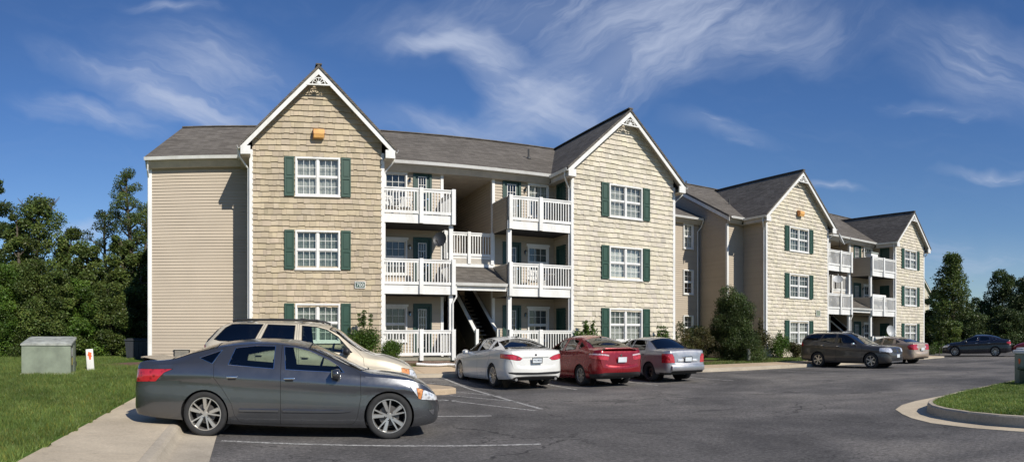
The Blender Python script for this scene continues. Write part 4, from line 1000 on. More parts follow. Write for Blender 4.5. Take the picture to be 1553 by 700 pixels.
def gable_block(B, xa, xb, yF, yR, yridge, base, Ze, Zp, zt, sp, shake, cur, lamp, sides=True, wall_low=None, nfl=3, depth_back=None, winw=1.68):
    xm = (xa+xb)/2; ov = .37; yo = yF-.41; hx = (xb-xa)/2+ov; sl = (Zp-Ze)/hx
    W = F(xa, yF); L = xb-xa; holes = []; wins = []
    for k in range(nfl):
        z1 = zt+k*sp-.055; z0 = z1-1.34; u0 = L/2-winw/2+.055; wins.append((u0, u0+winw-.11, z0, z1)); holes.append(wins[-1])
    s = MB(); shakes(s, W, .06, L-.06, base, Zp+.1, holes)
    # trim to the roof line
    zr = lambda x: Ze+sl*(x-(xa-ov))-.10
    clip(s, [((xa, yF, zr(xa)), (-sl, 0, 1)), ((xb, yF, zr(xa)), (sl, 0, 1))])
    B.put(s, 'shake_wall', M[shake], recalc=False)
    for i, (u0, u1, z0, z1) in enumerate(wins):
        wo = window(B, W, u0, u1, z0, z1, True, cur[i % len(cur)])
        if RNG.random() < .45: blinds(B, W, u0, (u0+u1)/2 if RNG.random() < .5 else u1, z0+(z1-z0)*RNG.choice((.0, .45, .6)), z1, wo)
        shutter(B, W, u0-.055-.04-.36, u0-.055-.04, z0-.06, z1+.06); shutter(B, W, u1+.055+.04, u1+.055+.04+.36, z0-.06, z1+.06)
    # corner boards and side walls
    c = MB(); top = Ze-.35
    W.box(c, -.045, .09, -.09, .045, base, top+.2); B.put(c, 'corner_board', M['white']); c = MB(); W.box(c, L-.09, L+.045, -.09, .045, base, top+.2); B.put(c, 'corner_board', M['white'])
    for Wd_, uu in ((SL(xa, yR), yR-yF-.09), (SR(xb, yF), yR-yF)):
        m = MB(); hl = []
        if sides and Wd_.w.x < 0:
            for k in range(nfl): hl.append((yR-yF-.09-1.25, yR-yF-.09-.42, zt+k*sp-2.05, zt+k*sp-.02))
        laps(m, Wd_, 0 if Wd_.w.x < 0 else .09, uu, base, Ze-.42, hl); B.put(m, 'side_wall', M['lap'], recalc=False)
        for h in hl: door(B, Wd_, h[0]+.10, h[1]-.10, h[2], 1.93, False)
    # roof: two slabs with a dark edge, ridge cap, rake boards, soffit
    r = MB(); th = .11
    for sg in (-1, 1):
        xe = xm+sg*(hx+.05); ze = Ze-.05*sl
        vs = [(xm, yo-.04, Zp), (xe, yo-.04, ze), (xe, yridge, ze), (xm, yridge, Zp)]
        vs2 = [(x, y, z-th) for x, y, z in vs]
        r.add(vs+vs2, [(0, 1, 2, 3), (4, 7, 6, 5), (0, 4, 5, 1), (1, 5, 6, 2), (2, 6, 7, 3)])
    r.bar((xm, yo-.05, Zp+.015), (xm, yridge, Zp+.015), .22, .05); B.put(r, 'roof', M['roof'])
    bw = .215
    for sg in (-1, 1):
        k = MB(); xe = xm+sg*hx; a = (xm, Zp-th-.012); b = (xe, Ze-th-.012)
        k.prism([a, b, (b[0], b[1]-bw), (xm, Zp-th-.012-bw)] if sg > 0 else [a, (xm, Zp-th-.012-bw), (b[0], b[1]-bw), b], yo, yo+.035)
        # boxed return at the foot
        x0, x1 = (xe, xe-sg*.36); k.box(min(x0, x1), max(x0, x1), yo-.012, yo+.05, Ze-.42, Ze-.12)
        B.put(k, 'rake_board', M['white'])
    q = MB()
    for sg in (-1, 1):
        xe = xm+sg*hx; z_ = -th-.02
        q.add([(xm, yo+.035, Zp+z_-.03), (xe, yo+.035, Ze+z_-.03), (xe, yF+.03, Ze+z_-.03), (xm, yF+.03, Zp+z_-.03)], [(0, 1, 2, 3)])
        x0, x1 = sorted((xe, xe-sg*(ov+.0))); q.box(x0+.002, x1-.002, yo+.05, yR, Ze-.43, Ze-.40)      # level soffit
        q.box(x0+.004 if sg < 0 else x1-.028, x0+.028 if sg < 0 else x1-.004, yo+.052, yR-.42, Ze-.398, Ze-.13)   # side fascia
    B.put(q, 'soffit', M['soffit'])
    for sg in (-1, 1): g = MB(); gutter(g, (xm+sg*(hx+.0), yo-.03, Ze-.10), (xm+sg*(hx+.0), yR-.45, Ze-.10), (sg, 0, 0)); B.put(g, 'gutter', M['white'])
    for sg, x in ((-1, xa-.02), (1, xb+.02)):   # downspouts beside the corner boards
        g = MB(); g.tube([(xm+sg*(hx+.05), yo+.25, Ze-.2), (xm+sg*(hx+.03), yo+.28, Ze-.45), (x+sg*.06, yF+.10, Ze-.85), (x+sg*.06, yF+.10, base+.12), (x+sg*.10, yF-.08, base+.03)], .036, 8); B.put(g, 'downspout', M['white'])
    # sunburst ornament under the peak
    s = MB(); zb_ = Zp-.72; yy = yo+.012; hw = (Zp-th-bw-zb_)/sl+.08
    s.box(xm-hw, xm+hw, yy-.02, yy+.02, zb_-.025, zb_+.025)
    rr = .235
    arc = [(xm+rr*math.cos(a), yy, zb_+.02+rr*math.sin(a)) for a in [math.pi*i/14 for i in range(15)]]
    for a, b in zip(arc, arc[1:]): s.bar(a, b, .03, .03)
    for i in range(1, 6): a = math.pi*i/6; s.bar((xm+.06*math.cos(a), yy, zb_+.02+.06*math.sin(a)), (xm+rr*math.cos(a), yy, zb_+.02+rr*math.sin(a)), .022, .022)
    s.lathe([(.001, -.03), (.07, -.02), (.075, .02), (.001, .03)], 16, 'y', c=(xm, yy, zb_+.05)); B.put(s, 'gable_ornament', M['white'])
    if lamp: wallpack(B, W, L/2+.02, zt+2*sp+.85)
def slab_roof(B, x0, x1, ye, yr, Ze, Zr, hip0=0, hip1=0, back=True):
    """front and back slopes; hipK = how far the ridge stops short of the end"""
    r = MB(); yb = 2*yr-ye; th = .12
    def face(vs): r.add(vs+[(x, y, z-th) for x, y, z in vs], [tuple(range(len(vs))), tuple(range(2*len(vs)-1, len(vs)-1, -1))]+[(i, i+len(vs), (i+1) % len(vs)+len(vs), (i+1) % len(vs)) for i in range(len(vs))])
    face([(x0, ye, Ze), (x1, ye, Ze), (x1-hip1, yr, Zr), (x0+hip0, yr, Zr)])
    if back: face([(x0, yb, Ze), (x0+hip0, yr, Zr), (x1-hip1, yr, Zr), (x1, yb, Ze)])
    if hip0: face([(x0, yb, Ze-.001), (x0, ye, Ze-.001), (x0+hip0, yr, Zr-.001)])
    if hip1: face([(x1, ye, Ze-.001), (x1, yb, Ze-.001), (x1-hip1, yr, Zr-.001)])
    r.bar((x0+hip0, yr, Zr+.02), (x1-hip1, yr, Zr+.02), .2, .05)
    B.put(r, 'roof', M['roof'])
def eave(B, x0, x1, ye, yw, Ze, ends=False):
    q = MB(); q.add([(x0, ye+.005, Ze-.125), (x1, ye+.005, Ze-.125), (x1, ye+.24, Ze-.40), (x0, ye+.24, Ze-.40), (x0, yw, Ze-.40), (x1, yw, Ze-.40), (x0, yw, Ze-.125), (x1, yw, Ze-.125)], [(0, 1, 2, 3), (3, 2, 5, 4), (0, 3, 4, 6), (1, 7, 5, 2)]); B.put(q, 'soffit', M['soffit'])
    g = MB(); gutter(g, (x0-.03, ye-.002, Ze-.05), (x1, ye-.002, Ze-.05), (0, -1, 0)); B.put(g, 'gutter', M['white'])
def recess(B, x0, x1, bl, br, yF, yR, base, Ze, fl, sp, ybk):
    """balconies, patios and breezeway between two gable blocks; bl / br: inner ends of the left / right balconies"""
    nf = 3; dep = yR-yF
    # ---- back walls
    for (a, b, kind) in ((x0, bl, 'L'), (br, x1, 'R')):
        W = F(a, yR); L = b-a; m = MB(); hl = []; k_ = L/2.9
        for k in range(nf):
            z = fl+k*sp
            if kind == 'L': hl += [(.45*k_, 1.30*k_, z+.66, z+1.98), (1.62*k_, 2.42*k_, z, z+2.16)]
            else: hl += [(.45*k_, 1.30*k_, z, z+2.16), (1.66*k_, 2.56*k_, z+.66, z+1.98)]
        laps(m, W, 0, L, base, Ze-.40, hl); B.put(m, 'lap_wall', M['lap'], recalc=False)
        for i, h in enumerate(hl):
            isdoor = (i % 2 == 1) == (kind == 'L')
            if isdoor: door(B, W, h[0]+.10, h[1]-.10, h[2]+.02, 2.03)
            else:
                window(B, W, h[0], h[1], h[2], h[3], False, 'dim' if kind == 'L' or i < 4 else 'curtain', hood=True); 
        for k in range(nf): lantern(B, W, (1.46 if kind == 'L' else 1.50)*k_, fl+k*sp+1.75)
        c = MB(); e = L if kind == 'L' else 0
        W.box(c, e-.09 if kind == 'L' else -.03, e+.03 if kind == 'L' else .09, -.12, .04, base, Ze-.40); B.put(c, 'corner_board', M['white'])
    # ---- breezeway: walls, ceiling, landings
    m = MB(); laps(m, SR(bl, yR+.12), 0, ybk-yR-.12, base, Ze-.4); laps(m, SL(br, ybk), 0, ybk-yR-.12, base, Ze-.4); laps(m, F(bl, ybk), 0, br-bl, base, Ze-.4); B.put(m, 'breezeway_wall', M['lap'], recalc=False)
    m = MB(); m.box(bl, br, yR-.0, ybk, Ze-.42, Ze-.401); B.put(m, 'ceiling_board', M['soffit'])
    for k in (1, 2): m = MB(); m.box(bl+.02, br-.02, yR+4.2, ybk, fl+k*sp-.22, fl+k*sp); B.put(m, 'landing', M['soffit'])
    m = MB(); m.box(bl+.02, br-.02, yR-.12, yR+1.1, fl+1.5*sp-.22, fl+1.5*sp); B.put(m, 'landing', M['soffit'])
    # ---- decks with railings
    for (a, b, kind) in ((x0, bl, 'L'), (br, x1, 'R')):
        W = F(a, yF); L = b-a
        for k in range(nf):
            z = fl+k*sp
            if k:
                d = MB(); a_ = .035 if kind == 'L' else 0; b_ = L if kind == 'L' else L-.035
                W.box(d, a_+.01, b_-.01, -dep+.04, -.06, z-.06, z, 0); W.box(d, a_, b_, -.06, -.02, z-.27, z+.07, 1)
                W.box(d, a_+.02, b_-.02, -dep+.04, -.07, z-.27, z-.24, 2)
                if kind == 'L': W.box(d, b_-.04, b_+.0, -dep+.04, -.06, z-.25, z-.0, 1)
                for j in range(1, 8): u = a_+(b_-a_)*j/8; W.box(d, u-.02, u+.02, -dep+.05, -.08, z-.24, z-.06, 0)
                o = B.put(d, 'balcony', [M['wood'], M['white'], M['dark']])
            else:
                d = MB(); W.box(d, .035, L, -dep+.03, -.0, z-.10, z, 0); W.box(d, .035, L, -dep+.03, -.03, base-.6, z-.10, 1); o = B.put(d, 'patio', [M['pad'], M['brick']])
            r = MB(); lo = -.27 if k else -.10
            railing(r, W, .045, L+(.0 if kind == 'L' else -.045), .0, z, mids=[L*(.52 if kind == 'L' else .50)], ends=(kind == 'R', kind == 'L'), low=lo, post=.15)
            if kind == 'L': railing(r, SR(b-.055, yF), .08, dep-.04, 0, z, mids=[], ends=(False, False))
            B.put(r, 'railing', M['white'], o)
            if kind == 'R' and k:
                s = MB(); laps(s, SL(a, yR), 0, dep-.075, z-.27, z+1.0); B.put(s, 'balcony_screen', M['lap'], o, recalc=False)
                s = MB(); s.box(a-.01, a+.09, yF+.08, yR, z+1.0, z+1.04); s.box(a+.03, a+.06, yF+.08, yR, z-.25, z+1.0); B.put(s, 'screen_cap', M['soffit'], o)
        for k in range(nf-1):
            c = MB(); x = b-.13 if kind == 'L' else a+.13
            c.box(x-.08, x+.08, yF+.09, yF+.25, fl+k*sp, fl+(k+1)*sp-.27)
            c.box(x-.10, x+.10, yF+.07, yF+.27, fl+k*sp, fl+k*sp+.16); B.put(c, 'column', M['white'])
        if kind == 'L':
            g = MB(); x = b+.02; g.tube([(x+.02, yF+.0, fl+sp+.2), (x+.03, yF+.0, fl+sp-.35), (x-.10, yF+.04, fl+sp-.6), (x-.10, yF+.04, fl+.1), (x-.02, yF-.12, fl-.05)], .036, 8); B.put(g, 'downspout', M['white'])
    # ---- landing railing
    r = MB(); railing(r, F(bl, yR-.12), .02, br-bl-.02, .0, fl+1.5*sp, h=1.08, low=-.24, post=.13); o = B.put(r, 'landing_railing', M['white'])
    d = MB(); F(bl, yR-.12).box(d, .02, br-bl-.02, -.03, -.025+.02, fl+1.5*sp-.26, fl+1.5*sp+.07); B.put(d, 'fascia_board', M['white'], o)
    # ---- little roof over the stair foot
    r = MB(); yt, yb_ = yR-.14, yF+.12; z1, z0 = fl+1.5*sp-.36, fl+sp+.22
    r.add([(bl+.03, yb_-.1, z0), (br-.02, yb_-.1, z0), (br-.02, yt, z1), (bl+.03, yt, z1)]+[(bl+.03, yb_-.1, z0-.1), (br-.02, yb_-.1, z0-.1), (br-.02, yt, z1-.1), (bl+.03, yt, z1-.1)], [(0, 1, 2, 3), (4, 7, 6, 5), (0, 4, 5, 1), (1, 5, 6, 2), (3, 2, 6, 7), (0, 3, 7, 4)]); B.put(r, 'porch_roof', M['roof'])
    g = MB(); gutter(g, (bl+.03, yb_-.1, z0-.01), (br-.03, yb_-.1, z0-.01), (0, -1, 0)); B.put(g, 'gutter', M['white']); g = MB(); g.box(bl+.04, br-.03, yb_-.06, yb_+.08, z0-.30, z0-.11); B.put(g, 'porch_beam', M['white']); g = MB(); g.box(bl+.05, br-.04, yt-.03, yt, z1, z1+.13); B.put(g, 'flashing_board', M['white'])
    # ---- stairs
    s = MB(); n = 15; sx0, sx1 = (bl+br)/2+.02, br-.12; ys = yR-.75; run = 3.9; rise = sp/n
    for i in range(n):
        y = ys+run*i/n; z = fl+rise*(i+1); s.box(sx0+.06, sx1-.06, y, y+run/n+.03, z-.05, z, 0)
    o = B.put(s, 'staircase', M['wood'])
    t = MB()
    for x in (sx0, sx1-.05):
        t.add([(x, ys-.15, fl-.0), (x, ys-.15, fl+.95), (x, ys+run, fl+sp+.95), (x, ys+run, fl+sp-.30), (x, ys+.25, fl)]+[(x+.05, ys-.15, fl-.0), (x+.05, ys-.15, fl+.95), (x+.05, ys+run, fl+sp+.95), (x+.05, ys+run, fl+sp-.30), (x+.05, ys+.25, fl)], [(0, 1, 2, 3, 4), (9, 8, 7, 6, 5), (0, 5, 6, 1), (1, 6, 7, 2), (2, 7, 8, 3), (3, 8, 9, 4), (4, 9, 5, 0)])
        q_ = MB(); q_.box(x-.03, x+.09, ys-.27, ys-.14, fl, fl+1.12); q_.bar((x+.025, ys-.14, fl+.98), (x+.025, ys+run, fl+sp+.98), .15, .05); B.put(q_, 'newel_post', M['white'], o)
    B.put(t, 'stair_screen', M['lap'], o)
    t = MB()
    for x in (sx0+.13, sx1-.14): t.tube([(x, ys-.22, fl+1.0), (x, ys-.1, fl+1.04), (x, ys+run, fl+sp+1.02)], .022, 6)
    B.put(t, 'handrail', M['black'], o)
    t = MB(); sx = bl+.1; sxe = (bl+br)/2-.05; n2 = 8
    for i in range(n2):
        y = yR+4.2-(3.0)*i/n2; z = fl+sp+(sp/2)*(i+1)/n2; t.box(sx, sxe, y-.40, y, z-.05, z, 0)
        y = yR+1.1+3.1*i/n2; z = fl+1.5*sp+(sp/2)*(i+1)/n2; t.box(sxe+.1, br-.12, y, y+.40, z-.05, z, 0)
    for i in range(16): u = i/15; y = yR+1.1+3.1*u; z = fl+1.5*sp+sp/2*u; t.bar((sxe+.1, y, z), (sxe+.1, y, z+.95), .03, .03)
    t.bar((sxe+.1, yR+1.1, fl+1.5*sp+.97), (sxe+.1, yR+4.2, fl+2*sp+.97), .05, .05); B.put(t, 'upper_stairs', M['wood'])
def vent_pipe(B, x, y, z, h=.45):
    p = MB(); p.tube([(x, y, z-.3), (x, y, z+h)], .045, 8); p.lathe([(.12, -.02), (.05, .12)], 10, c=(x, y, z)); B.put(p, 'vent_pipe', M['pipe'])

def building_one():
    root = thing('apartment_building', 'three storey apartment building with two tall shingled gables, numbered 700', 'apartment building', (9, 24.2, .5), 0); B = Bld(root)
    yF, yR, base, Ze, Zp, fl, sp = 24.2, 25.85, .45, 8.58, 11.46, .68, 2.72; yr = 31.0
    zt = fl+2.05
    gable_block(B, .17, 5.16, yF, yR, yr, base, Ze, Zp, zt, sp, 'shake', ['blind', 'blind', 'curtain'], True, sides=False)
    gable_block(B, 13.19, 18.61, yF, yR, yr, base, Ze, Zp, zt, sp, 'shake_pale', ['curtain'], False, winw=1.75)
    recess(B, 5.16, 13.19, 8.03, 10.26, yF, yR, base, Ze, fl, sp, 34.5)
    slab_roof(B, -3.98, 18.9, yR-.45, yr, Ze, 11.44, hip0=.95)
    # wing at the left
    W = F(-3.82, yR); m = MB(); laps(m, W, .06, 3.99, base, Ze-.40); laps(m, Wall((-3.82, 36.2, 0), (0, -1, 0), (-1, 0, 0)), .05, 10.3, base, Ze-.4); laps(m, Wall((25.3, 36.2, 0), (-1, 0, 0), (0, 1, 0)), 0, 29.1, base, Ze-.4)
    B.put(m, 'lap_wall', M['lap'], recalc=False)
    m = MB(); W.box(m, -.05, .075, -.08, .04, base, Ze-.40); B.put(m, 'corner_board', M['white'])
    g = MB(); g.tube([(-3.86, yR-.40, Ze-.15), (-3.88, yR-.3, Ze-.5), (-3.88, yR-.06, Ze-.75), (-3.88, yR-.06, base+.1)], .036, 8); B.put(g, 'downspout', M['white'])
    eave(B, -3.96, -.18, yR-.45, yR, Ze); eave(B, 5.5, 12.85, yR-.45, yR, Ze)
    for x0_, x1_, y_ in ((-3.80, .17, yR), (.2, 5.1, yF), (13.2, 18.5, yF)): b = MB(); b.box(x0_, x1_, y_+.01, y_+.2, 0, base); B.put(b, 'foundation', M['brick'])
    # crawl vent low on the wing wall
    v = MB(); u = 1.0; W.box(v, u-.05, u+.60, .0, .06, .68, .98, 0)
    for i in range(7): W.box(v, u, u+.55, .06, .075, .71+.035*i, .725+.035*i, 1)
    W.box(v, u-.05, u+.60, .06, .12, .975, 1.0, 1); B.put(v, 'wall_vent', [M['dark'], M['soffit']])
    # set-back wing at the right, reaching the next building
    yW = 30.4; W = F(18.3, yW); L = 25.3-18.3; hl = []
    for k in range(3):
        z1 = zt+k*sp-.05
        hl.append((5.80, 6.46, z1-1.36, z1))
    m = MB(); laps(m, W, 0, L, base, Ze-.40, hl); B.put(m, 'lap_wall', M['lap'], recalc=False)
    for h in hl: window(B, W, *h, double=False, cur='curtain' if h is hl[2] else 'half', cols=2)
    eave(B, 18.3, 25.2, yW-.45, yW, Ze); slab_roof(B, 18.3, 25.35, yW-.45, 36.5, Ze, 11.3, back=False)
    g = MB(); x = 25.12; g.tube([(x+.1, yW-.5, Ze-.15), (x+.2, yW-.2, Ze-.5), (x, yW-.07, Ze-.8), (x, yW-.07, base+.1)], .036, 8); B.put(g, 'downspout', M['white'])
    m = MB(); laps(m, SR(18.61, yR), 0, yW-yR, base, Ze-.4); B.put(m, 'side_wall', M['lap'], recalc=False)
    vent_pipe(B, 12.9, 27.9, 9.85); return B
def building_two():
    root = thing('apartment_building', 'second shingled apartment building, behind the dark crossover, with its own two gables', 'apartment building', (35, 26, .3), 0); B = Bld(root)
    yF, yR, base, Ze, fl, sp = 26.05, 27.95, .15, 8.42, .38, 2.79; yr = 34.1; zt = fl+2.05; Zr = 11.65
    gable_block(B, 26.65, 32.24, yF, yR, 33.6, base, Ze, 11.42, zt, sp, 'shake_pale', ['curtain', 'curtain', 'blind'], True, sides=False, winw=1.75)
    gable_block(B, 40.1, 44.2, yF, yR, 33.0, base, Ze, 10.9, zt, sp, 'shake_pale', ['curtain'], False, winw=1.75)
    recess(B, 32.24, 40.1, 34.8, 37.04, yF, yR, base, Ze, fl, sp, 36.5)
    xL, xR = 25.38, 46.5; yb = 2*yr-yR
    slab_roof(B, xL-.28, xR+.3, yR-.45, yr, Ze, Zr)
    eave(B, xL-.05, 26.3, yR-.45, yR, Ze); eave(B, 32.6, 39.75, yR-.45, yR, Ze); eave(B, 44.55, xR+.2, yR-.45, yR, Ze)
    m = MB(); laps(m, F(xL, yR), .06, 26.65-xL, base, Ze-.4); laps(m, F(44.2, yR), 0, xR-44.2, base, Ze-.4); B.put(m, 'lap_wall', M['lap'], recalc=False)
    for W, x in ((Wall((xL, yb, 0), (0, -1, 0), (-1, 0, 0)), xL), (Wall((xR, yR, 0), (0, 1, 0), (1, 0, 0)), xR)):   # end walls up to the rake
        m = MB(); laps(m, W, .07, yb-yR-.07, base, Zr); sl = (Zr-Ze)/(yr-yR+.45)
        clip(m, [((x, yR, Ze+sl*.45-.16), (0, -sl, 1)), ((x, yb, Ze+sl*.45-.16), (0, sl, 1))]); B.put(m, 'end_wall', M['lap'], recalc=False)
    for x0 in (xL-.25, xR+.22):
        for ya, yb2 in ((yR-.45, yr), (2*yr-yR+.45, yr)): k = MB(); k.prism([(ya, Ze-.125), (yb2, Zr-.125), (yb2, Zr-.34), (ya, Ze-.34)], x0, x0+.03, plane='yz'); B.put(k, 'rake_board', M['white'])
    c = MB(); c.box(xL-.045, xL+.085, yR-.045, yR+.085, base, Ze-.40); B.put(c, 'corner_board', M['white'])
    for x0_, x1_, y_ in ((xL, 26.6, yR), (26.7, 32.2, yF), (40.2, 44.1, yF)): b = MB(); b.box(x0_, x1_, y_+.01, y_+.2, -.2, base); B.put(b, 'foundation', M['brick'])
    for x, y, z in ((26.7, 33.4, 11.2), (27.6, 30.2, 9.65), (28.9, 31.4, 10.3), (38.5, 31.0, 10.1), (37.2, 33.5, 11.3)): vent_pipe(B, x, y, z)
    return B
def building_three():
    root = thing('apartment_building', 'distant apartment building whose narrow gable shows past the far end', 'apartment building', (92, 55, .5), 0); B = Bld(root)
    yF, yR, base, Ze, fl, sp = 55, 57, -.1, 8.6, .3, 2.8
    gable_block(B, 89.3, 95.1, yF, yR, 62, base, Ze, 11.5, fl+2.05, sp, 'shake_pale', ['curtain'], False, sides=False)
    slab_roof(B, 78, 97, yR-.45, 62, Ze, 11.5); m = MB(); laps(m, F(78, yR), 0, 11.3, base, Ze-.4); laps(m, F(95.1, yR), 0, 1.8, base, Ze-.4); laps(m, SR(96.9, yR), 0, 10, base, Ze-.4); laps(m, SL(78, 67), 0, 10, base, Ze-.4); B.put(m, 'lap_wall', M['lap'], recalc=False)
    return B
# ------------------------------------------------------------ vegetation
def leaf_cloud(rng, centers, radii, counts, size, flat=.8, squash=.8, shell=.45):
    """leaf-sized quads scattered through clumps; returns V, F, tint"""
    P = []; T = []
    for c, r, n in zip(centers, radii, counts):
        d = rng.normal(size=(n, 3)); d /= np.linalg.norm(d, axis=1)[:, None]
        rad = r*(shell+(1-shell)*rng.random(n)**.6)*(1+.25*rng.normal(size=n)*.5)
        p = np.array(c)+d*rad[:, None]*np.array([1, 1, squash]); P.append(p)
        T.append(np.full(n, rng.uniform(.68, 1.4)))
    P = np.concatenate(P); T = np.concatenate(T); n = len(P)
    a = rng.normal(size=(n, 3)); a[:, 2] *= .6; a /= np.linalg.norm(a, axis=1)[:, None]
    b = rng.normal(size=(n, 3)); b -= a*(a*b).sum(1)[:, None]; b /= np.linalg.norm(b, axis=1)[:, None]
    s = size*rng.uniform(.6, 1.35, n)[:, None]
    V = np.stack([P-a*s*.5, P+b*s*.30+a*s*.05, P+a*s*.5, P-b*s*.30+a*s*.05], 1).reshape(-1, 3)
    Fc = np.arange(n*4).reshape(n, 4); t = T*rng.uniform(.75, 1.25, n)
    tint = np.stack([t*rng.uniform(.85, 1.2, n), t, t*rng.uniform(.7, 1.1, n)], 1)
    return V, Fc, tint
def make_tree(name, loc, H, Wd, label, cat='tree', group=None, seed=1, mat='leaf', clumps=26, leaves=330, size=.17, low=.22, shape='round', trunk=None, squash=.75, gap=1.0, lean=0, dead=False):
    rng = np.random.default_rng(seed); rnd = random.Random(seed)
    t = thing(name, label, cat, loc, 0, group)
    tr = MB(); r0 = trunk or H*.018+.05
    pts = [(0, 0, -.3)]; n = 6; x = y = 0
    for i in range(1, n+1):
        x += rnd.uniform(-.12, .12)+lean/n; y += rnd.uniform(-.12, .12); pts.append((x, y, H*.92*i/n))
    tr.tube(pts, [r0*1.25]+[r0*(1-.82*i/n) for i in range(1, n+1)], 8)
    C = []; Rr = []
    def axis(z):
        k = max(0, min(n-1, int(z/(H*.92)*n))); a, b = Vector(pts[k]), Vector(pts[k+1]); f = (z-a.z)/max(.01, (b.z-a.z)); return a.lerp(b, max(0, min(1, f)))
    for i in range(clumps):
        q = (i+.5)/clumps; z = H*(low+(1-low)*q*.97)
        if shape == 'round': wz = math.sqrt(max(.04, 1-((q-.42)/.62)**2))
        elif shape == 'cone': wz = max(.10, (1-q)**.75)*(1 if q > .1 else .8)
        elif shape == 'wall': wz = max(.3, 1-.55*q**2)
        else: wz = .35+.65*math.sin(math.pi*min(1, q*.9+.1))
        ang = i*2.39996+rnd.uniform(-.5, .5); rad = Wd/2*wz*rnd.uniform(.35, .95)*gap; c = axis(z)+Vector((math.cos(ang)*rad, math.sin(ang)*rad, rnd.uniform(-.3, .3)))
        cr = Wd*(.12+.13*rnd.random())*(.6+.55*wz); C.append(tuple(c)); Rr.append(cr)
        b = axis(max(.3, z-rad*.6)); tr.tube([b, b.lerp(c, .5)+Vector((0, 0, -.08*rad)), c], [r0*.32, r0*.2, r0*.06], 5)
    if dead:
        for i in range(7):
            a = rnd.uniform(0, 6.28); b = axis(H*.78); e = b+Vector((math.cos(a)*Wd*.35, math.sin(a)*Wd*.35, H*.16*rnd.uniform(.5, 1.2))); tr.tube([b, b.lerp(e, .5)+Vector((0, 0, .15)), e], [.04, .025, .01], 5)
            for k in range(3): m_ = b.lerp(e, .4+.2*k); tr.tube([m_, m_+Vector((rnd.uniform(-.4, .4), rnd.uniform(-.4, .4), .35))], [.015, .006], 4)
    tr.build('trunk', M['bark'], t, smooth=True)
    size *= .74; leaves = int(leaves*1.9); cnt = [max(20, int(leaves*(r/(Wd*.2))**1.5)) for r in Rr]
    V, Fc, ti = leaf_cloud(rng, C, Rr, cnt, size, squash=squash)
    raw_mesh('crown', V, Fc, M[mat], t, tint=ti)
    return t
def make_shrub(name, loc, w, d, h, label, cat='bush', group=None, seed=1, mat='leaf_bright', n=2600, size=.07, sprigs=0, boxy=False):
    rng = np.random.default_rng(seed); rnd = random.Random(seed)
    t = thing(name, label, cat, loc, 0, group); st = MB()
    C = []; Rr = []; k = 16 if not boxy else int(10+w*5)
    for i in range(k):
        if boxy: c = (rnd.uniform(-w/2+.2, w/2-.2), rnd.uniform(-d/2+.2, d/2-.2), rnd.uniform(.25, h-.25)); r = .3
        else:
            a = rnd.uniform(0, 6.28); q = rnd.random()**.5*.55; c = (math.cos(a)*w/2*q, math.sin(a)*d/2*q, h*rnd.uniform(.28, .74)); r = min(w, h)*rnd.uniform(.27, .38)
        C.append(c); Rr.append(r); st.tube([(c[0]*.2, c[1]*.2, -.1), (c[0]*.6, c[1]*.6, c[2]*.5), c], [.02, .014, .006], 5)
    for i in range(sprigs):
        a = rnd.uniform(0, 6.28); q = rnd.uniform(0, .5); b = (math.cos(a)*w/2*q, math.sin(a)*d/2*q, h*.8); e = (b[0]*1.2, b[1]*1.2, h*rnd.uniform(1.0, 1.25)); st.tube([b, e], [.01, .004], 4)
        for f in (.3, .6, .9): C.append(tuple(b[j]+(e[j]-b[j])*f for j in range(3))); Rr.append(.09)
    st.build('stem', M['bark'], t)
    tot = sum(r**1.5 for r in Rr); cnt = [max(8, int(n*r**1.5/tot)) for r in Rr]
    V, Fc, ti = leaf_cloud(rng, C, Rr, cnt, size, squash=.9, shell=.3)
    V[:, 2] = np.maximum(V[:, 2], .02); raw_mesh('foliage', V, Fc, M[mat], t, tint=ti); return t
def blades(name, pts, zf, hmin, hmax, wd, seed, label, mat='grass', lo=.7, hi=1.35):
    rng = np.random.default_rng(seed); n = len(pts); P = np.column_stack([pts, zf(pts[:, 0], pts[:, 1])])
    a = rng.uniform(0, 2*np.pi, n); h = rng.uniform(hmin, hmax, n); u = np.column_stack([np.cos(a), np.sin(a), np.zeros(n)])*wd*rng.uniform(.7, 1.4, n)[:, None]
        # mown lawns keep broad patches of different green
    k = .5+.5*np.sin(P[:, 0]*.9+1.3*np.sin(P[:, 1]*.45))*np.sin(P[:, 1]*.7+np.sin(P[:, 0]*1.1)); k2_ = .5+.5*np.sin(P[:, 0]*7.1+2*np.sin(P[:, 1]*3.3))*np.sin(P[:, 1]*5.7+2*np.sin(P[:, 0]*4.1)); h = h*(.75+.5*k2_); t = rng.uniform(lo, hi, n)*(.8+.25*k)*(.8+.35*k2_)
    dry = rng.random(n) < .07; tint_ = None; tint = np.column_stack([t*np.where(dry, 2.0, 1), t*np.where(dry, 1.2, 1), t]); 
    le = rng.normal(size=(n, 2))*h[:, None]*.45; tip = P+np.column_stack([le, h]); V = np.stack([P-u, P+u, tip], 1).reshape(-1, 3); Fc = np.arange(3*n).reshape(n, 3)
    o = raw_mesh(name, V, Fc, M[mat], tint=tint); tag(o, label, 'grass', kind='stuff'); return o
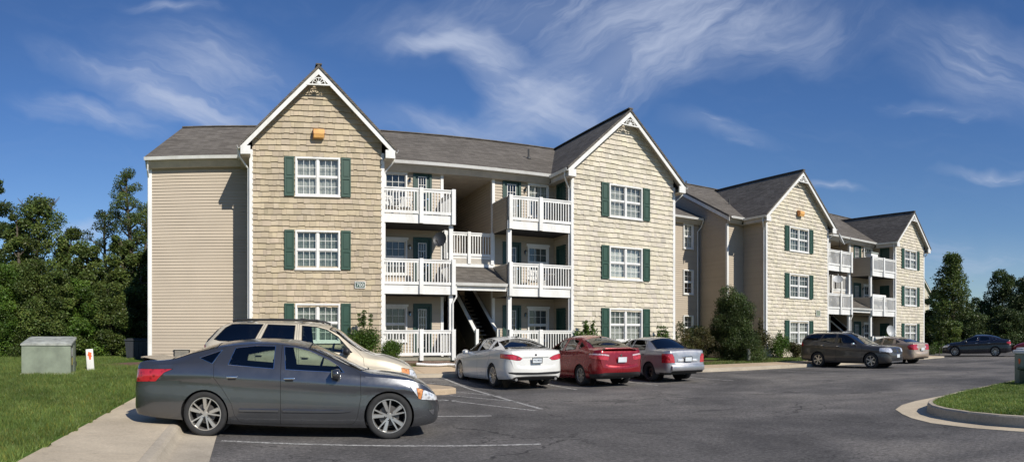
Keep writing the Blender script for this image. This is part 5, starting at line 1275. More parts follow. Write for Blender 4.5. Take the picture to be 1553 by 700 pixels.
# ------------------------------------------------------------ site
def lot_z(x, y):
    x = np.asarray(x, float); y = np.asarray(y, float)
    return .10*sstep(17.5, 21.3, y)*(1-sstep(14, 18, x))+.09*sstep(30, 42, x)*sstep(12, 20, y)
def lawn_z(x, y):
    x = np.asarray(x, float); y = np.asarray(y, float)
    left = .15+.33*sstep(11, 25, y)+.03*np.sin(x*.6)*np.sin(y*.5)*sstep(-3, -6, x)+.5*sstep(26, 60, y)
    bk = np.interp(x, [4, 12, 18, 60], [.42, .37, .20, .18]); fc = np.interp(x, [4, 16, 20, 40, 60], [.50, .48, .22, .2, .2])
    front = bk+(fc-bk)*sstep(22.7, 24.1, y)+.02*np.maximum(0, y-30)
    return np.where(x < -2.0, left, front)
def inlot(x, y): return ((x > -1.0) & (y < 17)) | ((x > 3.4) & (y < 21.6) & (x < 16.5)) | ((x > 16) & (y < 21.3)) | ((x > 37.9) & (y < 27) & (x < 90)) | (y < -3)
def ground_z(x, y):
    x = np.asarray(x, float); y = np.asarray(y, float)
    g = lawn_z(x, y); isl = (x > 10.9) & (y < 6.9) & (y > -2)
    g = np.where((x >= -2.5) & (x <= 4.4) & (y > 16.8) & (y < 23), .10, g)
    g = np.where((x >= -2.45) & (x <= -.9) & (y < 23), -.12, g)
    g = np.where((x > 3.9) & (x < 37.8) & (y > 21) & (y < np.interp(x, [4, 12, 15.5, 18, 60], [22.97, 22.88, 22.76, 22.52, 22.52])), -.12, g)
    g = np.where(inlot(x, y), -.12, g)
    return g
def sheet(name, xs, ys, zf, mat, kind='structure', mask=None):
    X, Y = np.meshgrid(xs, ys); Z = zf(X, Y); V = np.column_stack([X.ravel(), Y.ravel(), Z.ravel()]); nx = len(xs)
    i, j = np.meshgrid(np.arange(nx-1), np.arange(len(ys)-1)); a = (j*nx+i).ravel(); Fc = np.column_stack([a, a+1, a+1+nx, a+nx])
    if mask is not None:
        c = V[Fc].mean(1); Fc = Fc[mask(c[:, 0], c[:, 1])]
    return tag(raw_mesh(name, V, Fc, mat, smooth=True), kind=kind)
def nonuni(lo, a, b, hi, fine, coarse=8):
    return np.unique(np.concatenate([-np.geomspace(-(lo-a)+1, 1, coarse)+a+1 if lo < a else [], np.arange(a, b+1e-6, fine), np.geomspace(1, hi-b+1, coarse)+b-1]))
gx = np.unique(np.concatenate([np.array([-600, -300, -150, -90, -60, -45, -35]), np.arange(-28, 60, .4), [-2.5, -2.45, -1.0, 65, 75, 90, 130, 200, 400, 700]]))
gy = np.unique(np.concatenate([np.array([22.5, 22.56, 22.7, 22.76, 22.85, 22.9, 22.97]), np.array([-300, -120, -60, -30, -15]), np.arange(-8, 36, .4), [40, 45, 52, 60, 75, 100, 150, 300, 700]]))
sheet('ground', gx, gy, ground_z, M['lawn'])
ax = np.unique(np.concatenate([[-.46], np.arange(0, 60, 1.0), [65, 75, 90]])); ay = np.unique(np.concatenate([[-90, -60, -30, -15], np.arange(-8, 27.1, 1.0)]))
def amask(x, y): return (y < 17.3) | ((x > 3) & (y < 21.9)) | (x > 37.5)
sheet('asphalt_lot', ax, ay, lot_z, M['asphalt'], mask=amask)

def slab_poly(name, top, thick, mat, kind='structure', bev=.02):
    """top: list of (x,y,z); solid slab with a rounded upper edge"""
    bm = bmesh.new(); v = [bm.verts.new(p) for p in top]; f = bm.faces.new(v)
    if f.normal.z < 0: pass
    bmesh.ops.recalc_face_normals(bm, faces=[f]); f.normal_update()
    if f.normal.z < 0: f.normal_flip()
    r = bmesh.ops.extrude_face_region(bm, geom=[f]); nv = [g for g in r['geom'] if isinstance(g, bmesh.types.BMVert)]
    topf = [g for g in r['geom'] if isinstance(g, bmesh.types.BMFace)][0]
    for q in v: q.co.z -= thick
    if bev: bmesh.ops.bevel(bm, geom=list(topf.edges), offset=bev, segments=3, profile=.5, affect='EDGES')
    bmesh.ops.recalc_face_normals(bm, faces=bm.faces[:]); me = bpy.data.meshes.new(name); bm.to_mesh(me); bm.free(); me.materials.append(mat)
    return tag(link(name, me), kind=kind)
# left sidewalk in panels with open joints, kerb and gutter
y = -3.0; k = 0
mbw = MB()
while y < 21.3:
    z = .145; mbw.box(-2.5, -1.20, y+.003, y+1.497, -.15, z); y += 1.5
    k += 1
mbw.box(-2.49, -1.21, -3, 21.2, -.2, .139)
tag(mbw.build('sidewalk', M['walk']), kind='structure')
kb = MB(); y = -3.0
while y < 16.9:
    e = min(y+3.0, 17.0); P = [(-1.196, -.2), (-1.196, .147), (-1.13, .150), (-1.08, .140), (-1.04, .11), (-1.0, .035), (-.97, .012), (-.45, .006), (-.45, -.2)]
    kb.prism(P, y+.004, e-.004); y += 3.0
tag(kb.build('kerb', M['kerb'], smooth=True, auto=25), kind='structure')
# sidewalk along the buildings
def strip(name, fr, bk, mat, drop=.3, seg=1.5, jt=.006):
    mb = MB(); 
    def samp(pl, n):
        out = []; L = [0]
        for a, b in zip(pl, pl[1:]): L.append(L[-1]+math.dist(a[:2], b[:2]))
        for i in range(n+1):
            s = L[-1]*i/n; j = max(0, min(len(L)-2, next((q for q in range(len(L)-1) if L[q+1] >= s-1e-9), len(L)-2))); t = (s-L[j])/(L[j+1]-L[j]); out.append(Vector(pl[j]).lerp(Vector(pl[j+1]), t))
        return out
    n = int(sum(math.dist(a[:2], b[:2]) for a, b in zip(fr, fr[1:]))/seg); A = samp(fr, n); Bk = samp(bk, n)
    for i in range(n):
        a, b, c, d = A[i].lerp(A[i+1], jt/seg), A[i+1].lerp(A[i], jt/seg), Bk[i+1].lerp(Bk[i], jt/seg), Bk[i].lerp(Bk[i+1], jt/seg)
        bm = bmesh.new(); vs = [bm.verts.new(p) for p in (a, b, c, d)]; bm.faces.new(vs); lo = [bm.verts.new(p-Vector((0, 0, drop))) for p in (a, b, c, d)]
        for q in range(4): bm.faces.new([vs[q], lo[q], lo[(q+1) % 4], vs[(q+1) % 4]])
        bmesh.ops.bevel(bm, geom=[e for e in bm.edges if all(v in vs for v in e.verts)], offset=.014, segments=2, profile=.5, affect='EDGES'); mb.bm(bm)
    return tag(mb.build(name, mat, smooth=True), kind='structure')
strip('sidewalk', [(4.55, 21.62, .235), (12, 21.62, .21), (15.5, 21.3, .175), (18, 20.97, .155), (37.9, 20.97, .16)], [(4.4, 23.05, .43), (12, 22.95, .39), (15.5, 22.85, .31), (18, 22.6, .21), (37.9, 22.6, .20)], M['walk_tan'])
strip('kerb', [(4.60, 21.40, .222), (12, 21.40, .20), (15.5, 21.08, .168), (18, 20.75, .15), (37.9, 20.75, .155)], [(4.56, 21.61, .238), (12, 21.61, .213), (15.5, 21.29, .178), (18, 20.96, .158), (37.9, 20.96, .163)], M['kerb'], seg=3)
slab_poly('sidewalk', [(-1.19, 17.0, .15), (2.2, 16.9, .15), (4.4, 16.25, .15), (5.1, 16.2, .15), (5.5, 16.5, .15), (5.55, 17.0, .15), (5.2, 17.7, .16), (4.65, 18.4, .17), (4.3, 19.2, .18), (4.25, 20.2, .2), (4.4, 21.0, .22), (4.58, 21.4, .225), (4.38, 23.0, .40), (-1.19, 23.0, .40), (-1.19, 21.35, .2)], .4, M['walk_tan'], bev=.03)
# island at the right: gutter pan, kerb, lawn
outer = [(9.62, -2), (9.66, 3), (9.75, 4.8), (9.95, 5.7), (10.35, 6.35), (10.8, 6.85), (11.4, 7.4), (12.2, 7.75), (13.1, 7.95), (15.2, 8.08), (20, 8.25), (32, 8.6), (60, 9.2)]
kerbo = [(9.98, -2), (10.0, 3), (10.12, 4.5), (10.3, 5.2), (10.6, 5.85), (10.95, 6.3), (11.35, 6.62), (11.8, 6.85), (12.8, 7.1), (14.2, 7.3), (20, 7.7), (32, 8.1), (60, 8.7)]
def inset(pl, d):
    out = []
    for i, p in enumerate(pl):
        a, b = pl[max(0, i-1)], pl[min(len(pl)-1, i+1)]; dx, dy = b[0]-a[0], b[1]-a[1]; L = math.hypot(dx, dy); out.append((p[0]+dy/L*d, p[1]-dx/L*d))
    return out
def band(mb, A, za, Bq, zb_):
    n = len(A)
    for i in range(n-1): mb.quad((*A[i], za), (*A[i+1], za), (*Bq[i+1], zb_), (*Bq[i], zb_))
g = MB(); band(g, outer, -.02, outer, .008); band(g, outer, .008, kerbo, .012); tag(g.build('gutter_pan', M['walk']), kind='structure')
kbm = MB(); k1 = inset(kerbo, .035); k2 = inset(kerbo, .125); k3 = inset(kerbo, .15)
band(kbm, kerbo, .0, inset(kerbo, .012), .17); band(kbm, inset(kerbo, .012), .17, k1, .195); band(kbm, k1, .195, k2, .197); band(kbm, k2, .197, k3, -.05)
tag(kbm.build('kerb', M['kerb'], smooth=True, auto=50), kind='structure')
isl = [(*p, .18) for p in k2]+[(60, -2, .18)]
bm = bmesh.new(); f = bm.faces.new([bm.verts.new(p) for p in isl]); bmesh.ops.triangulate(bm, faces=[f]); me = bpy.data.meshes.new('island_lawn'); bm.to_mesh(me); bm.free(); me.materials.append(M['lawn']); tag(link('island_lawn', me), kind='structure')
# painted bay lines, worn
def line(a, b, w=.10):
    a, b = Vector((*a, 0)), Vector((*b, 0)); d = (b-a).normalized(); s_ = Vector((-d.y, d.x, 0))*w/2; n = max(2, int((b-a).length/.5)); mb = MB(); P = []
    for i in range(n+1):
        p = a.lerp(b, i/n); P.append([(q.x, q.y, float(lot_z(q.x, q.y))+.005) for q in (p+s_, p-s_)])
    for p, q in zip(P, P[1:]): mb.quad(p[0], p[1], q[1], q[0])
    tag(mb.build('bay_line', M['stripe']), kind='structure')
line((-.36, 9.57), (4.05, 8.34)); line((-.3, 12.95), (4.6, 11.65)); line((.2, 15.9), (4.9, 14.65))
line((6.55, 21.2), (5.98, 12.3)); line((9.25, 21.2), (9.0, 16.2), .09); line((12.0, 21.2), (11.9, 16.3), .09); line((14.9, 20.9), (15.1, 16.3), .09)
line((4.62, 15.0), (5.75, 12.1), .08); line((5.4, 17.5), (6.3, 15.3), .08); line((5.15, 15.95), (6.15, 13.9), .08); line((4.7, 20.6), (6.5, 18.6), .08)
line((20.6, 20.6), (20.9, 16.5), .09); line((23.0, 20.6), (23.4, 16.5), .09); line((29, 20.6), (29.5, 16.5), .09)
# mulch beds
def bed(pts, label):
    """thin mounded mulch following the ground"""
    mb = MB(); n = 14; c = (sum(p[0] for p in pts)/len(pts), sum(p[1] for p in pts)/len(pts)); rings = []
    for k in range(4):
        f = 1-k/3.2; rings.append([(c[0]+(x-c[0])*f, c[1]+(y-c[1])*f, float(ground_z(c[0]+(x-c[0])*f, c[1]+(y-c[1])*f))+(.012, .035, .05, .05)[k]) for x, y in pts])
    m = len(pts)
    for a, b in zip(rings, rings[1:]):
        for i in range(m): mb.quad(a[i], a[(i+1) % m], b[(i+1) % m], b[i])
    mb.add(rings[-1], [tuple(range(m))]); tag(mb.build('mulch_bed', M['mulch']), label, 'mulch', kind='stuff')
bed([(4.4, 23.15), (6.5, 23.1), (8.2, 23.2), (8.1, 24.0), (6, 24.1), (4.4, 24.1)], 'dark mulch bed in front of the brick patio base')
bed([(13.0, 23.1), (16, 23.0), (18.6, 23.0), (18.7, 24.1), (16, 24.15), (13, 24.15)], 'mulch under the bushes by the pale gable')
bed([(-5.6, 22.9), (-4, 22.2), (-2.9, 22.6), (-2.7, 25.6), (-3.7, 25.7), (-4.8, 24.6)], 'reddish bare mulch patch at the wing corner')
bed([(18.9, 23.0), (22, 22.9), (25.0, 23.0), (25.2, 26), (22, 26.5), (18.9, 26)], 'mulch below the big shrub in the corner')

# grass
rg = np.random.default_rng(3)
def scatter(n, x0, x1, y0, y1, cond, dens=None):
    p = np.column_stack([rg.uniform(x0, x1, n), rg.uniform(y0, y1, n)]); k = cond(p[:, 0], p[:, 1])
    if dens is not None: k &= rg.random(n) < dens(p[:, 0], p[:, 1])
    return p[k]
edge = lambda x, y: x < -2.52+.05*np.sin(y*5)+.04*np.sin(y*13.7)
p1 = scatter(900000, -12, -2.4, 5, 33, lambda x, y: edge(x, y) & ~((x > -4.9) & (y > 23.0+.3*np.sin(x*5))) & ~((np.abs(x+6.1) < .8) & (np.abs(y-19.9) < .8)), lambda x, y: np.clip((11/np.hypot(x, y))**1.6, .06, 1))
blades('grass', p1, lambda x, y: ground_z(x, y)-.005, .045, .11, .006, 5, 'short mown green grass on the lawn left of the sidewalk')
import itertools
def in_island(x, y): return (x > 10.35) & (y < np.interp(x, [p[0] for p in k2[3:]], [p[1] for p in k2[3:]])) & (y > 1.5)
p2 = scatter(330000, 10.1, 22, 1.5, 7.8, in_island, lambda x, y: np.clip((12/np.hypot(x, y))**1.5, .2, 1))
blades('grass', p2, lambda x, y: x*0+.175, .03, .07, .007, 6, 'bright mown grass on the kerbed island at the right', lo=.95, hi=1.7)
p3 = scatter(90000, 5, 44, 22.75, 26, lambda x, y: (y > np.interp(x, [4, 12, 15.5, 18, 50], [23.1, 23.0, 22.9, 22.65, 22.65])) & (y < np.where(x < 25.3, np.where(x < 19, 23.25, 24.3), 26)))
blades('grass', p3, lambda x, y: ground_z(x, y)-.005, .05, .12, .012, 7, 'ragged grass verge between sidewalk and buildings')

# ------------------------------------------------------------ utility things
def gz(x, y): return float(ground_z(x, y))
x, y = -6.12, 19.7
t = thing('utility_cabinet', 'large grey green metal transformer cabinet with sunlit pale top on the left lawn', 'utility cabinet', (x, y, gz(x, y)-.07), R(9))
m = MB(); m.bbox(-.80, .86, -.77, .95, -.25, .09, .02); m.build('concrete_pad', M['pad'], t, smooth=True)
m = MB(); w, z0, z1, z2 = .76, .09, .99, 1.18
m.add([(-w, -.72, z0), (w, -.72, z0), (w, .78, z0), (-w, .78, z0), (-w, -.72, z1), (w, -.72, z1), (w, .78, z2), (-w, .78, z2)], [(0, 1, 5, 4), (1, 2, 6, 5), (2, 3, 7, 6), (3, 0, 4, 7)])
m.box(-.006, .006, -.726, -.716, z0+.03, z1-.04); m.box(w-.002, w+.012, .12, .14, z0+.02, z2-.1)
m.build('housing', M['boxgreen'], t)
m = MB(); o = .03
vs = [(-w-o, -.72-o, z1-.05), (w+o, -.72-o, z1-.05), (w+o, .78+o, z2-.05), (-w-o, .78+o, z2-.05), (-w-o, -.72-o, z1), (w+o, -.72-o, z1), (w+o, .78+o, z2), (-w-o, .78+o, z2), (-w+.1, -.55, z1+.06), (w-.1, -.55, z1+.06), (w-.1, .62, z2+.03), (-w+.1, .62, z2+.03)]
m.add(vs, [(0, 1, 5, 4), (1, 2, 6, 5), (2, 3, 7, 6), (3, 0, 4, 7), (4, 5, 9, 8), (5, 6, 10, 9), (6, 7, 11, 10), (7, 4, 8, 11), (8, 9, 10, 11)]); m.build('lid', M['boxtop'], t)
m = MB(); m.box(w+.012, w+.016, -.52, -.36, .62, .86, 0); m.box(w+.012, w+.016, -.50, -.30, .34, .56, 1); m.build('warning_sticker', [M['white'], M['yellow']], t)
m = MB(); m.tube([(w+.02, .05, .42), (w+.09, .05, .42), (w+.09, .05, .28)], .014, 8); m.build('handle', M['black'], t)
x, y = -4.98, 20.55
t = thing('marker_post', 'white flat marker post with an orange emblem beside the transformer cabinet', 'marker post', (x, y, gz(x, y)), R(14))
m = MB(); Mt = Matrix.Rotation(R(-4), 4, 'Y'); m.bbox(-.12, .12, -.03, .03, -.1, .70, .015, 0, Mt); m.build('post', M['white'], t, smooth=True)
m = MB(); m.prism([(-.02, .36), (.03, .36), (.045, .45), (.075, .47), (.05, .50), (.07, .58), (.01, .60), (-.04, .62), (-.05, .55), (-.075, .51), (-.04, .48)], -.036, -.031, 0, M=Mt); m.build('emblem', M['orange'], t)
x, y = -4.85, 29.2
t = thing('waste_bin', 'dark plastic waste bin on the lawn behind the building corner', 'bin', (x, y, gz(x, y)), R(4))
m = MB(); m.add([(-.5, -.36, 0), (.5, -.36, 0), (.5, .36, 0), (-.5, .36, 0), (-.58, -.42, .82), (.58, -.42, .82), (.58, .42, .82), (-.58, .42, .82)], [(0, 1, 5, 4), (1, 2, 6, 5), (2, 3, 7, 6), (3, 0, 4, 7), (3, 2, 1, 0)])
for i in range(5): m.box(-.40+.2*i-.015, -.40+.2*i+.015, -.425, -.36, .08, .76)
m.build('container', M['bin'], t)
m = MB(); m.bbox(-.62, .62, -.46, .46, .80, .88, .03); m.bbox(-.5, .5, -.3, .4, .88, .92, .02); m.build('lid', M['bin'], t, smooth=True)
x, y = 17.1, 6.78
t = thing('utility_pedestal', 'grey green utility pedestal with a pale cap on the right grass island', 'utility pedestal', (x, y, .17), R(-20))
m = MB(); m.bbox(-.23, .23, -.20, .20, -.05, .86, .03); m.box(-.232, -.226, -.012, .012, .1, .8); m.build('housing', M['boxgreen'], t, smooth=True)
m = MB(); m.bbox(-.27, .27, -.24, .24, .86, .97, .035); m.bbox(-.20, .20, -.17, .17, .96, 1.03, .03); m.build('cap', M['white'], t, smooth=True)
m = MB(); m.prism([(-.02, .58), (.02, .58), (.03, .66), (.05, .72), (-.04, .73), (-.05, .66)], -.238, -.233, plane='yz'); m.build('emblem', M['orange'], t)
x, y = 17.1, 6.38
t = thing('utility_pedestal', 'low green utility box just behind the pale capped pedestal', 'utility box', (x, y, .17), R(-20))
m = MB(); m.bbox(-.42, .42, -.35, .35, -.05, .42, .04); m.build('housing', M['green'], t, smooth=True)
m = MB(); m.bbox(-.46, .46, -.39, .39, .42, .50, .03); m.build('lid', M['green'], t, smooth=True)
x, y = 22.6, 23.3
t = thing('marker_post', 'short pale marker post among the dark shrubs in the corner', 'marker post', (x, y, gz(x, y)), 0)
m = MB(); m.bbox(-.07, .07, -.07, .07, -.1, .55, .02); m.build('post', M['boxtop'], t, smooth=True); m = MB(); m.bbox(-.085, .085, -.085, .085, .55, .66, .03); m.build('cap', M['white'], t, smooth=True)
# flexible drain pipe end on the mulch
m = MB(); P = [(6.15, 23.0, .50), (6.5, 22.86, .475), (6.9, 22.80, .465), (7.3, 22.9, .475), (7.55, 22.75, .46), (7.62, 22.3, .40)]
pts = [Vector(P[i]).lerp(Vector(P[i+1]), j/10) for i in range(5) for j in range(10)]; m.tube(pts, [.055 if i % 2 else .045 for i in range(len(pts))], 10)
tag(m.build('drain_pipe', M['white'], smooth=True), 'white ribbed drain pipe lying on the verge by the patio', 'pipe')
# number signs
def sign(x, yw, z, w, h, text, label, tone):
    t = thing('house_sign', label, 'sign', (x, yw, z))
    m = MB(); m.bbox(-w/2, w/2, -.085, -.045, -h/2, h/2, .006); m.build('board', M[tone], t)
    f = MB(); b = .022
    for a, c, d, e in ((-w/2, w/2, h/2-b, h/2), (-w/2, w/2, -h/2, -h/2+b), (-w/2, -w/2+b, -h/2+b, h/2-b), (w/2-b, w/2, -h/2+b, h/2-b)): f.box(a, c, -.097, -.083, d, e)
    f.build('rim', M['white'], t)
    if text:
        q = MB(); q.bm(text_bm(text, h*.78, .004), 0, Matrix.Translation((0, -.088, -.008)) @ Matrix.Rotation(R(90), 4, 'X')); q.build('lettering', M['white'], t)
sign(4.26, 24.2, 3.44, .40, .25, '700', 'small green sign reading 700 on the first gable', 'green')
sign(31.2, 26.05, 2.92, .42, .36, None, 'small grey plaque low on the far gable beside the balconies', 'boxgreen')
# satellite dishes
def dish(x, y, z, d, az, el, label, mat='dish', foot=None, group='satellite dishes'):
    """az: direction it faces (0 = -Y, positive towards +X)"""
    t = thing('satellite_dish', label, 'satellite dish', (x, y, z), 0, group)
    Mt = Matrix.Rotation(az, 4, 'Z') @ Matrix.Rotation(el, 4, 'X') @ Matrix.Rotation(R(90), 4, 'X')
    m = MB(); n = 7; prof = [(d/2*i/n+.0005, -.16*d*(1-(i/n)**2)) for i in range(n+1)]; S1 = Matrix.Diagonal((.88, 1, 1, 1))
    m.lathe(prof+[(d/2+.008, .006), (d/2+.004, -.012)]+[(r, h-.008) for r, h in reversed(prof)], 28, 'z', M=Mt @ S1); m.build('reflector', M[mat], t, smooth=True)
    a = MB(); f0 = Mt @ Vector((0, -d*.46, -.03)); f1 = Mt @ Vector((0, -d*.36, d*.62)); a.tube([f0, f1], .014, 6); a.build('arm', M['dish' if mat == 'dish' else 'black'], t)
    h = MB(); f2 = Mt @ Vector((0, -.05*d, d*.60)); h.tube([f1, f1.lerp(f2, .45)], [.045, .035], 10); h.build('receiver', M['dish' if mat == 'dish' else 'black'], t, smooth=True)
    s = MB(); b = Mt @ Vector((0, 0, -.16*d)); ft = Vector(foot) if foot else Vector((0, .12, -.45)); s.tube([b, Vector((ft.x, ft.y, b.z-.05)), ft], .02, 8); s.box(ft.x-.06, ft.x+.06, ft.y-.06, ft.y+.06, ft.z-.02, ft.z+.01); s.build('mast', M['pipe'], t)
    return t
dish(7.30, 23.86, 5.22, .58, R(-35), R(-12), 'dark satellite dish on the first building, second floor balcony', 'dishdark', foot=(.35, .33, -.72))
dish(33.45, 25.85, 7.80, .85, R(30), R(-25), 'large pale satellite dish on the top left balcony of the second building', foot=(0, .18, -.50))
dish(33.0, 25.82, 5.15, .75, R(-50), R(-50), 'grey satellite dish tipped upward on the middle left balcony of the second building', foot=(0, .2, -.60))
dish(32.9, 25.0, 1.55, .80, R(-60), R(-45), 'grey satellite dish on the ground behind the dark crossover', foot=(0, .1, -1.25))
dish(37.8, 24.9, 1.85, .78, R(-25), R(-15), 'pale satellite dish on a mast before the far ground floor patio', foot=(0, .12, -1.60))
# things on the balconies
def patio_chair(x, y, z, rz, label, mat='white', s=1.0):
    t = thing('patio_chair', label, 'chair', (x, y, z), rz, 'chairs on the balconies')
    m = MB(); m.bbox(-.24, .24, -.22, .22, .40, .44, .015); m.build('seat', M[mat], t, smooth=True)
    m = MB()
    for i in range(5): m.bar((-.20+.1*i, .21, .44), (-.18+.09*i, .30, .88), .055, .018)
    m.bbox(-.24, .24, .27, .31, .84, .92, .015); m.build('backrest', M[mat], t, smooth=True)
    for sx in (-1, 1):
        for sy in (-1, 1):
            m = MB(); m.bar((sx*.22, sy*.2, .41), (sx*.25, sy*.24, 0), .035); m.build('leg', M[mat], t)
        m = MB(); m.bar((sx*.26, -.22, .62), (sx*.26, .26, .66), .05, .025); m.bar((sx*.25, -.2, .42), (sx*.26, -.2, .62), .03); m.build('armrest', M[mat], t)
    return t
patio_chair(5.62, 24.75, 6.12, R(25), 'white slatted chair on the top left balcony nearest the first gable')
patio_chair(6.20, 24.85, 6.12, R(-20), 'second white slatted chair on that top left balcony, nearer the door')
patio_chair(11.9, 24.9, 3.40, R(10), 'white slatted chair on the middle balcony right of the first stairs')
x, y, z = 12.35, 24.75, 3.40
t = thing('patio_table', 'small round white table on the middle balcony right of the stairs', 'table', (x, y, z))
m = MB(); m.lathe([(.001, .70), (.34, .70), (.35, .715), (.34, .73), (.001, .73)], 24); m.build('table_top', M['white'], t, smooth=True)
m = MB(); m.tube([(0, 0, .0), (0, 0, .70)], .03, 8); m.build('leg', M['white'], t); m = MB(); m.lathe([(.001, .05), (.2, .03), (.24, 0)], 16); m.build('base', M['white'], t, smooth=True)
x, y, z = 37.9, 26.6, 5.96
t = thing('storage_box', 'white covered storage box standing on the top right balcony of the second building', 'box', (x, y, z))
m = MB(); m.bbox(-.42, .42, -.25, .25, 0, 1.35, .04); m.build('cabinet', M['white'], t, smooth=True); m = MB(); m.bbox(-.46, .46, -.29, .29, 1.35, 1.45, .03); m.build('lid', M['blind'], t, smooth=True)
x, y, z = 38.7, 26.35, 3.17
t = thing('folding_table', 'white folded table leaning on the middle right railing of the second building', 'table', (x, y, z), 0)
m = MB(); Mt = Matrix.Rotation(R(-8), 4, 'X'); m.bbox(-.85, .85, -.03, .03, .05, 1.30, .02, 0, Mt); m.build('table_top', M['white'], t, smooth=True)
for s_ in (-1, 1):
    m = MB(); m.tube([Mt @ Vector((s_*.6, .05, .2)), Mt @ Vector((s_*.6, .05, 1.1))], .015, 6); m.build('leg', M['pipe'], t)

# ------------------------------------------------------------ planting by the buildings
def sh(px, y, *a, **k):
    x = y*math.tan((px-373)/990); return make_shrub('shrub', (x, y, gz(x, y)+.02), *a, **k)
G1 = 'shrubs along the buildings'
sh(553, 23.45, 1.12, 1.0, 1.62, 'rounded green shrub with an upright tuft beside the first gable', group=G1, seed=2, n=9500, size=.06, sprigs=5)
sh(594, 23.3, .85, .8, .98, 'small low yellowish green shrub before the left patio railing', group=G1, seed=3, n=6500, size=.05)
sh(889, 23.55, 1.25, 1.0, 1.45, 'loose leafy shrub at the corner behind the red sedan', group=G1, seed=4, n=4200, size=.09, sprigs=7)
sh(1005, 23.55, 1.15, 1.0, 1.30, 'loose leafy shrub behind the silver sedan with tall shoots', group=G1, seed=5, n=4200, size=.08, sprigs=8)
x = 15.3; make_shrub('hedge', (x, 23.55, gz(x, 23.5)), 2.7, .8, 1.0, 'low dull clipped hedge under the pale gable windows', 'hedge', seed=6, mat='leaf_brown', n=9000, size=.06, boxy=True)
x = 20.0; make_shrub('hedge', (x, 24.3, gz(x, 24.3)), 2.2, 1.4, 1.75, 'brownish clipped hedge left of the big dark shrub', 'hedge', seed=7, mat='leaf_brown', n=9000, size=.07, boxy=True)
x = 21.4; make_shrub('hedge', (x, 26.0, gz(x, 25)), 3.4, 1.2, 2.0, 'tall dark hedge in the shade behind the brownish hedge', 'hedge', seed=8, mat='leaf_dark', n=8000, size=.08, boxy=True)
make_tree('large_shrub', (22.75, 24.3, gz(22.7, 24.3)), 3.5, 2.4, 'big dark many stemmed shrub filling the corner between the buildings', 'shrub', None, seed=9, mat='leaf_dark', clumps=60, leaves=800, size=.085, low=.06, shape='wall', trunk=.05)
x = 24.3; make_shrub('shrub', (x, 24.2, gz(x, 24.2)), 1.4, 1.2, 1.9, 'reddish leaved shrub against the corner of the second building', group=G1, seed=10, mat='leaf_brown', n=4200, size=.08, sprigs=4)
sh(1182, 25.1, 1.35, 1.1, 1.35, 'green shrub at the foot of the second building first gable', group=G1, seed=11, n=4500, size=.08, sprigs=4)
sh(1206, 24.9, 1.4, 1.1, 1.05, 'lower olive shrub between the green shrub and the dark crossover', group=G1, seed=12, mat='leaf_brown', n=4500, size=.08)
sh(1352, 25.2, 1.5, 1.1, 1.55, 'green shrub behind the roof of the tan sedan', group=G1, seed=13, n=3600, size=.09, sprigs=4)
x = 41.7; make_shrub('hedge', (x, 24.9, gz(x, 24.9)), 4.2, 1.2, 1.15, 'dark clipped hedge under the farthest gable window', 'hedge', seed=14, mat='leaf_dark', n=8000, size=.09, boxy=True)
x = 45.6; make_shrub('shrub', (x, 25.6, gz(x, 25.6)), 2.0, 1.6, 1.2, 'pale green shrub past the end of the far clipped hedge', group=G1, seed=15, n=3000, size=.10)

# ------------------------------------------------------------ woods
def at(px, d): a = (px-373)/990; return d*math.sin(a), d*math.cos(a)
def tr(px, ytop, wpx, d, label, seed, **k):
    x, y = at(px, d); z = gz(x, y); H = 1.55+(508-ytop)*d/990-z; w = wpx*d/990
    return make_tree(k.pop('name', 'leafy_tree'), (x, y, z), H, w, label, 'tree', k.pop('group', 'trees of the wood at the left'), seed, **k)
tr(-8, 258, 62, 39, 'tall dark tree cut by the left edge of the view', 21, mat='leaf_dark', clumps=34, leaves=300)
tr(58, 292, 92, 36, 'bushy tree with bare dead twigs in its top, left part of the wood', 22, clumps=44, leaves=330, low=.15, dead=True)
tr(24, 318, 60, 34, 'mid green tree filling the gap right of the tree at the left edge', 23, clumps=30, leaves=320, low=.12, shape='wall')
tr(162, 303, 62, 46, 'sparse dark tree standing behind, seen against the sky', 24, mat='leaf_dark', clumps=26, leaves=190, gap=1.15, low=.3)
tr(203, 246, 58, 42, 'tallest thin airy tree beside the tan wing wall', 25, clumps=56, leaves=200, gap=1.0, low=.12, size=.14, lean=-.5)
tr(222, 300, 60, 44, 'airy tree partly hidden by the tan wing wall', 26, clumps=30, leaves=200, low=.2)
tr(104, 345, 64, 37, 'rounded tree below the sky gap in the wood', 27, clumps=34, leaves=330, low=.1, shape='wall')
tr(140, 362, 70, 34.5, 'broad low tree right of the rounded one', 28, clumps=36, leaves=330, low=.08, shape='wall')
tr(186, 352, 66, 36, 'broad tree filling the wood below the tallest one', 29, clumps=36, leaves=330, low=.08, shape='wall')
tr(218, 372, 60, 35, 'low leafy tree touching the wing wall', 30, clumps=30, leaves=300, low=.06, shape='wall')
for i, (px, yt, w, d, lb) in enumerate([(5, 400, 80, 32, 'overgrown bush at the left edge of the wood'), (50, 392, 76, 31.8, 'overgrown bush behind the left end of the transformer cabinet'), (92, 410, 70, 31.5, 'overgrown bush behind the transformer cabinet'), (130, 415, 70, 31.5, 'overgrown bush behind the white marker post'), (168, 428, 66, 31.5, 'overgrown bush in the middle of the lawn edge'), (205, 440, 62, 33, 'overgrown bush over the dark waste bin'), (-30, 380, 90, 33, 'overgrown bush just outside the left edge')]):
    tr(px, yt, w, d, lb, 40+i, name='overgrown_bush', group='overgrown bushes along the wood edge', clumps=34, leaves=420, size=.13, low=.02, shape='wall', trunk=.05, mat='leaf' if i % 3 else 'leaf_bright')
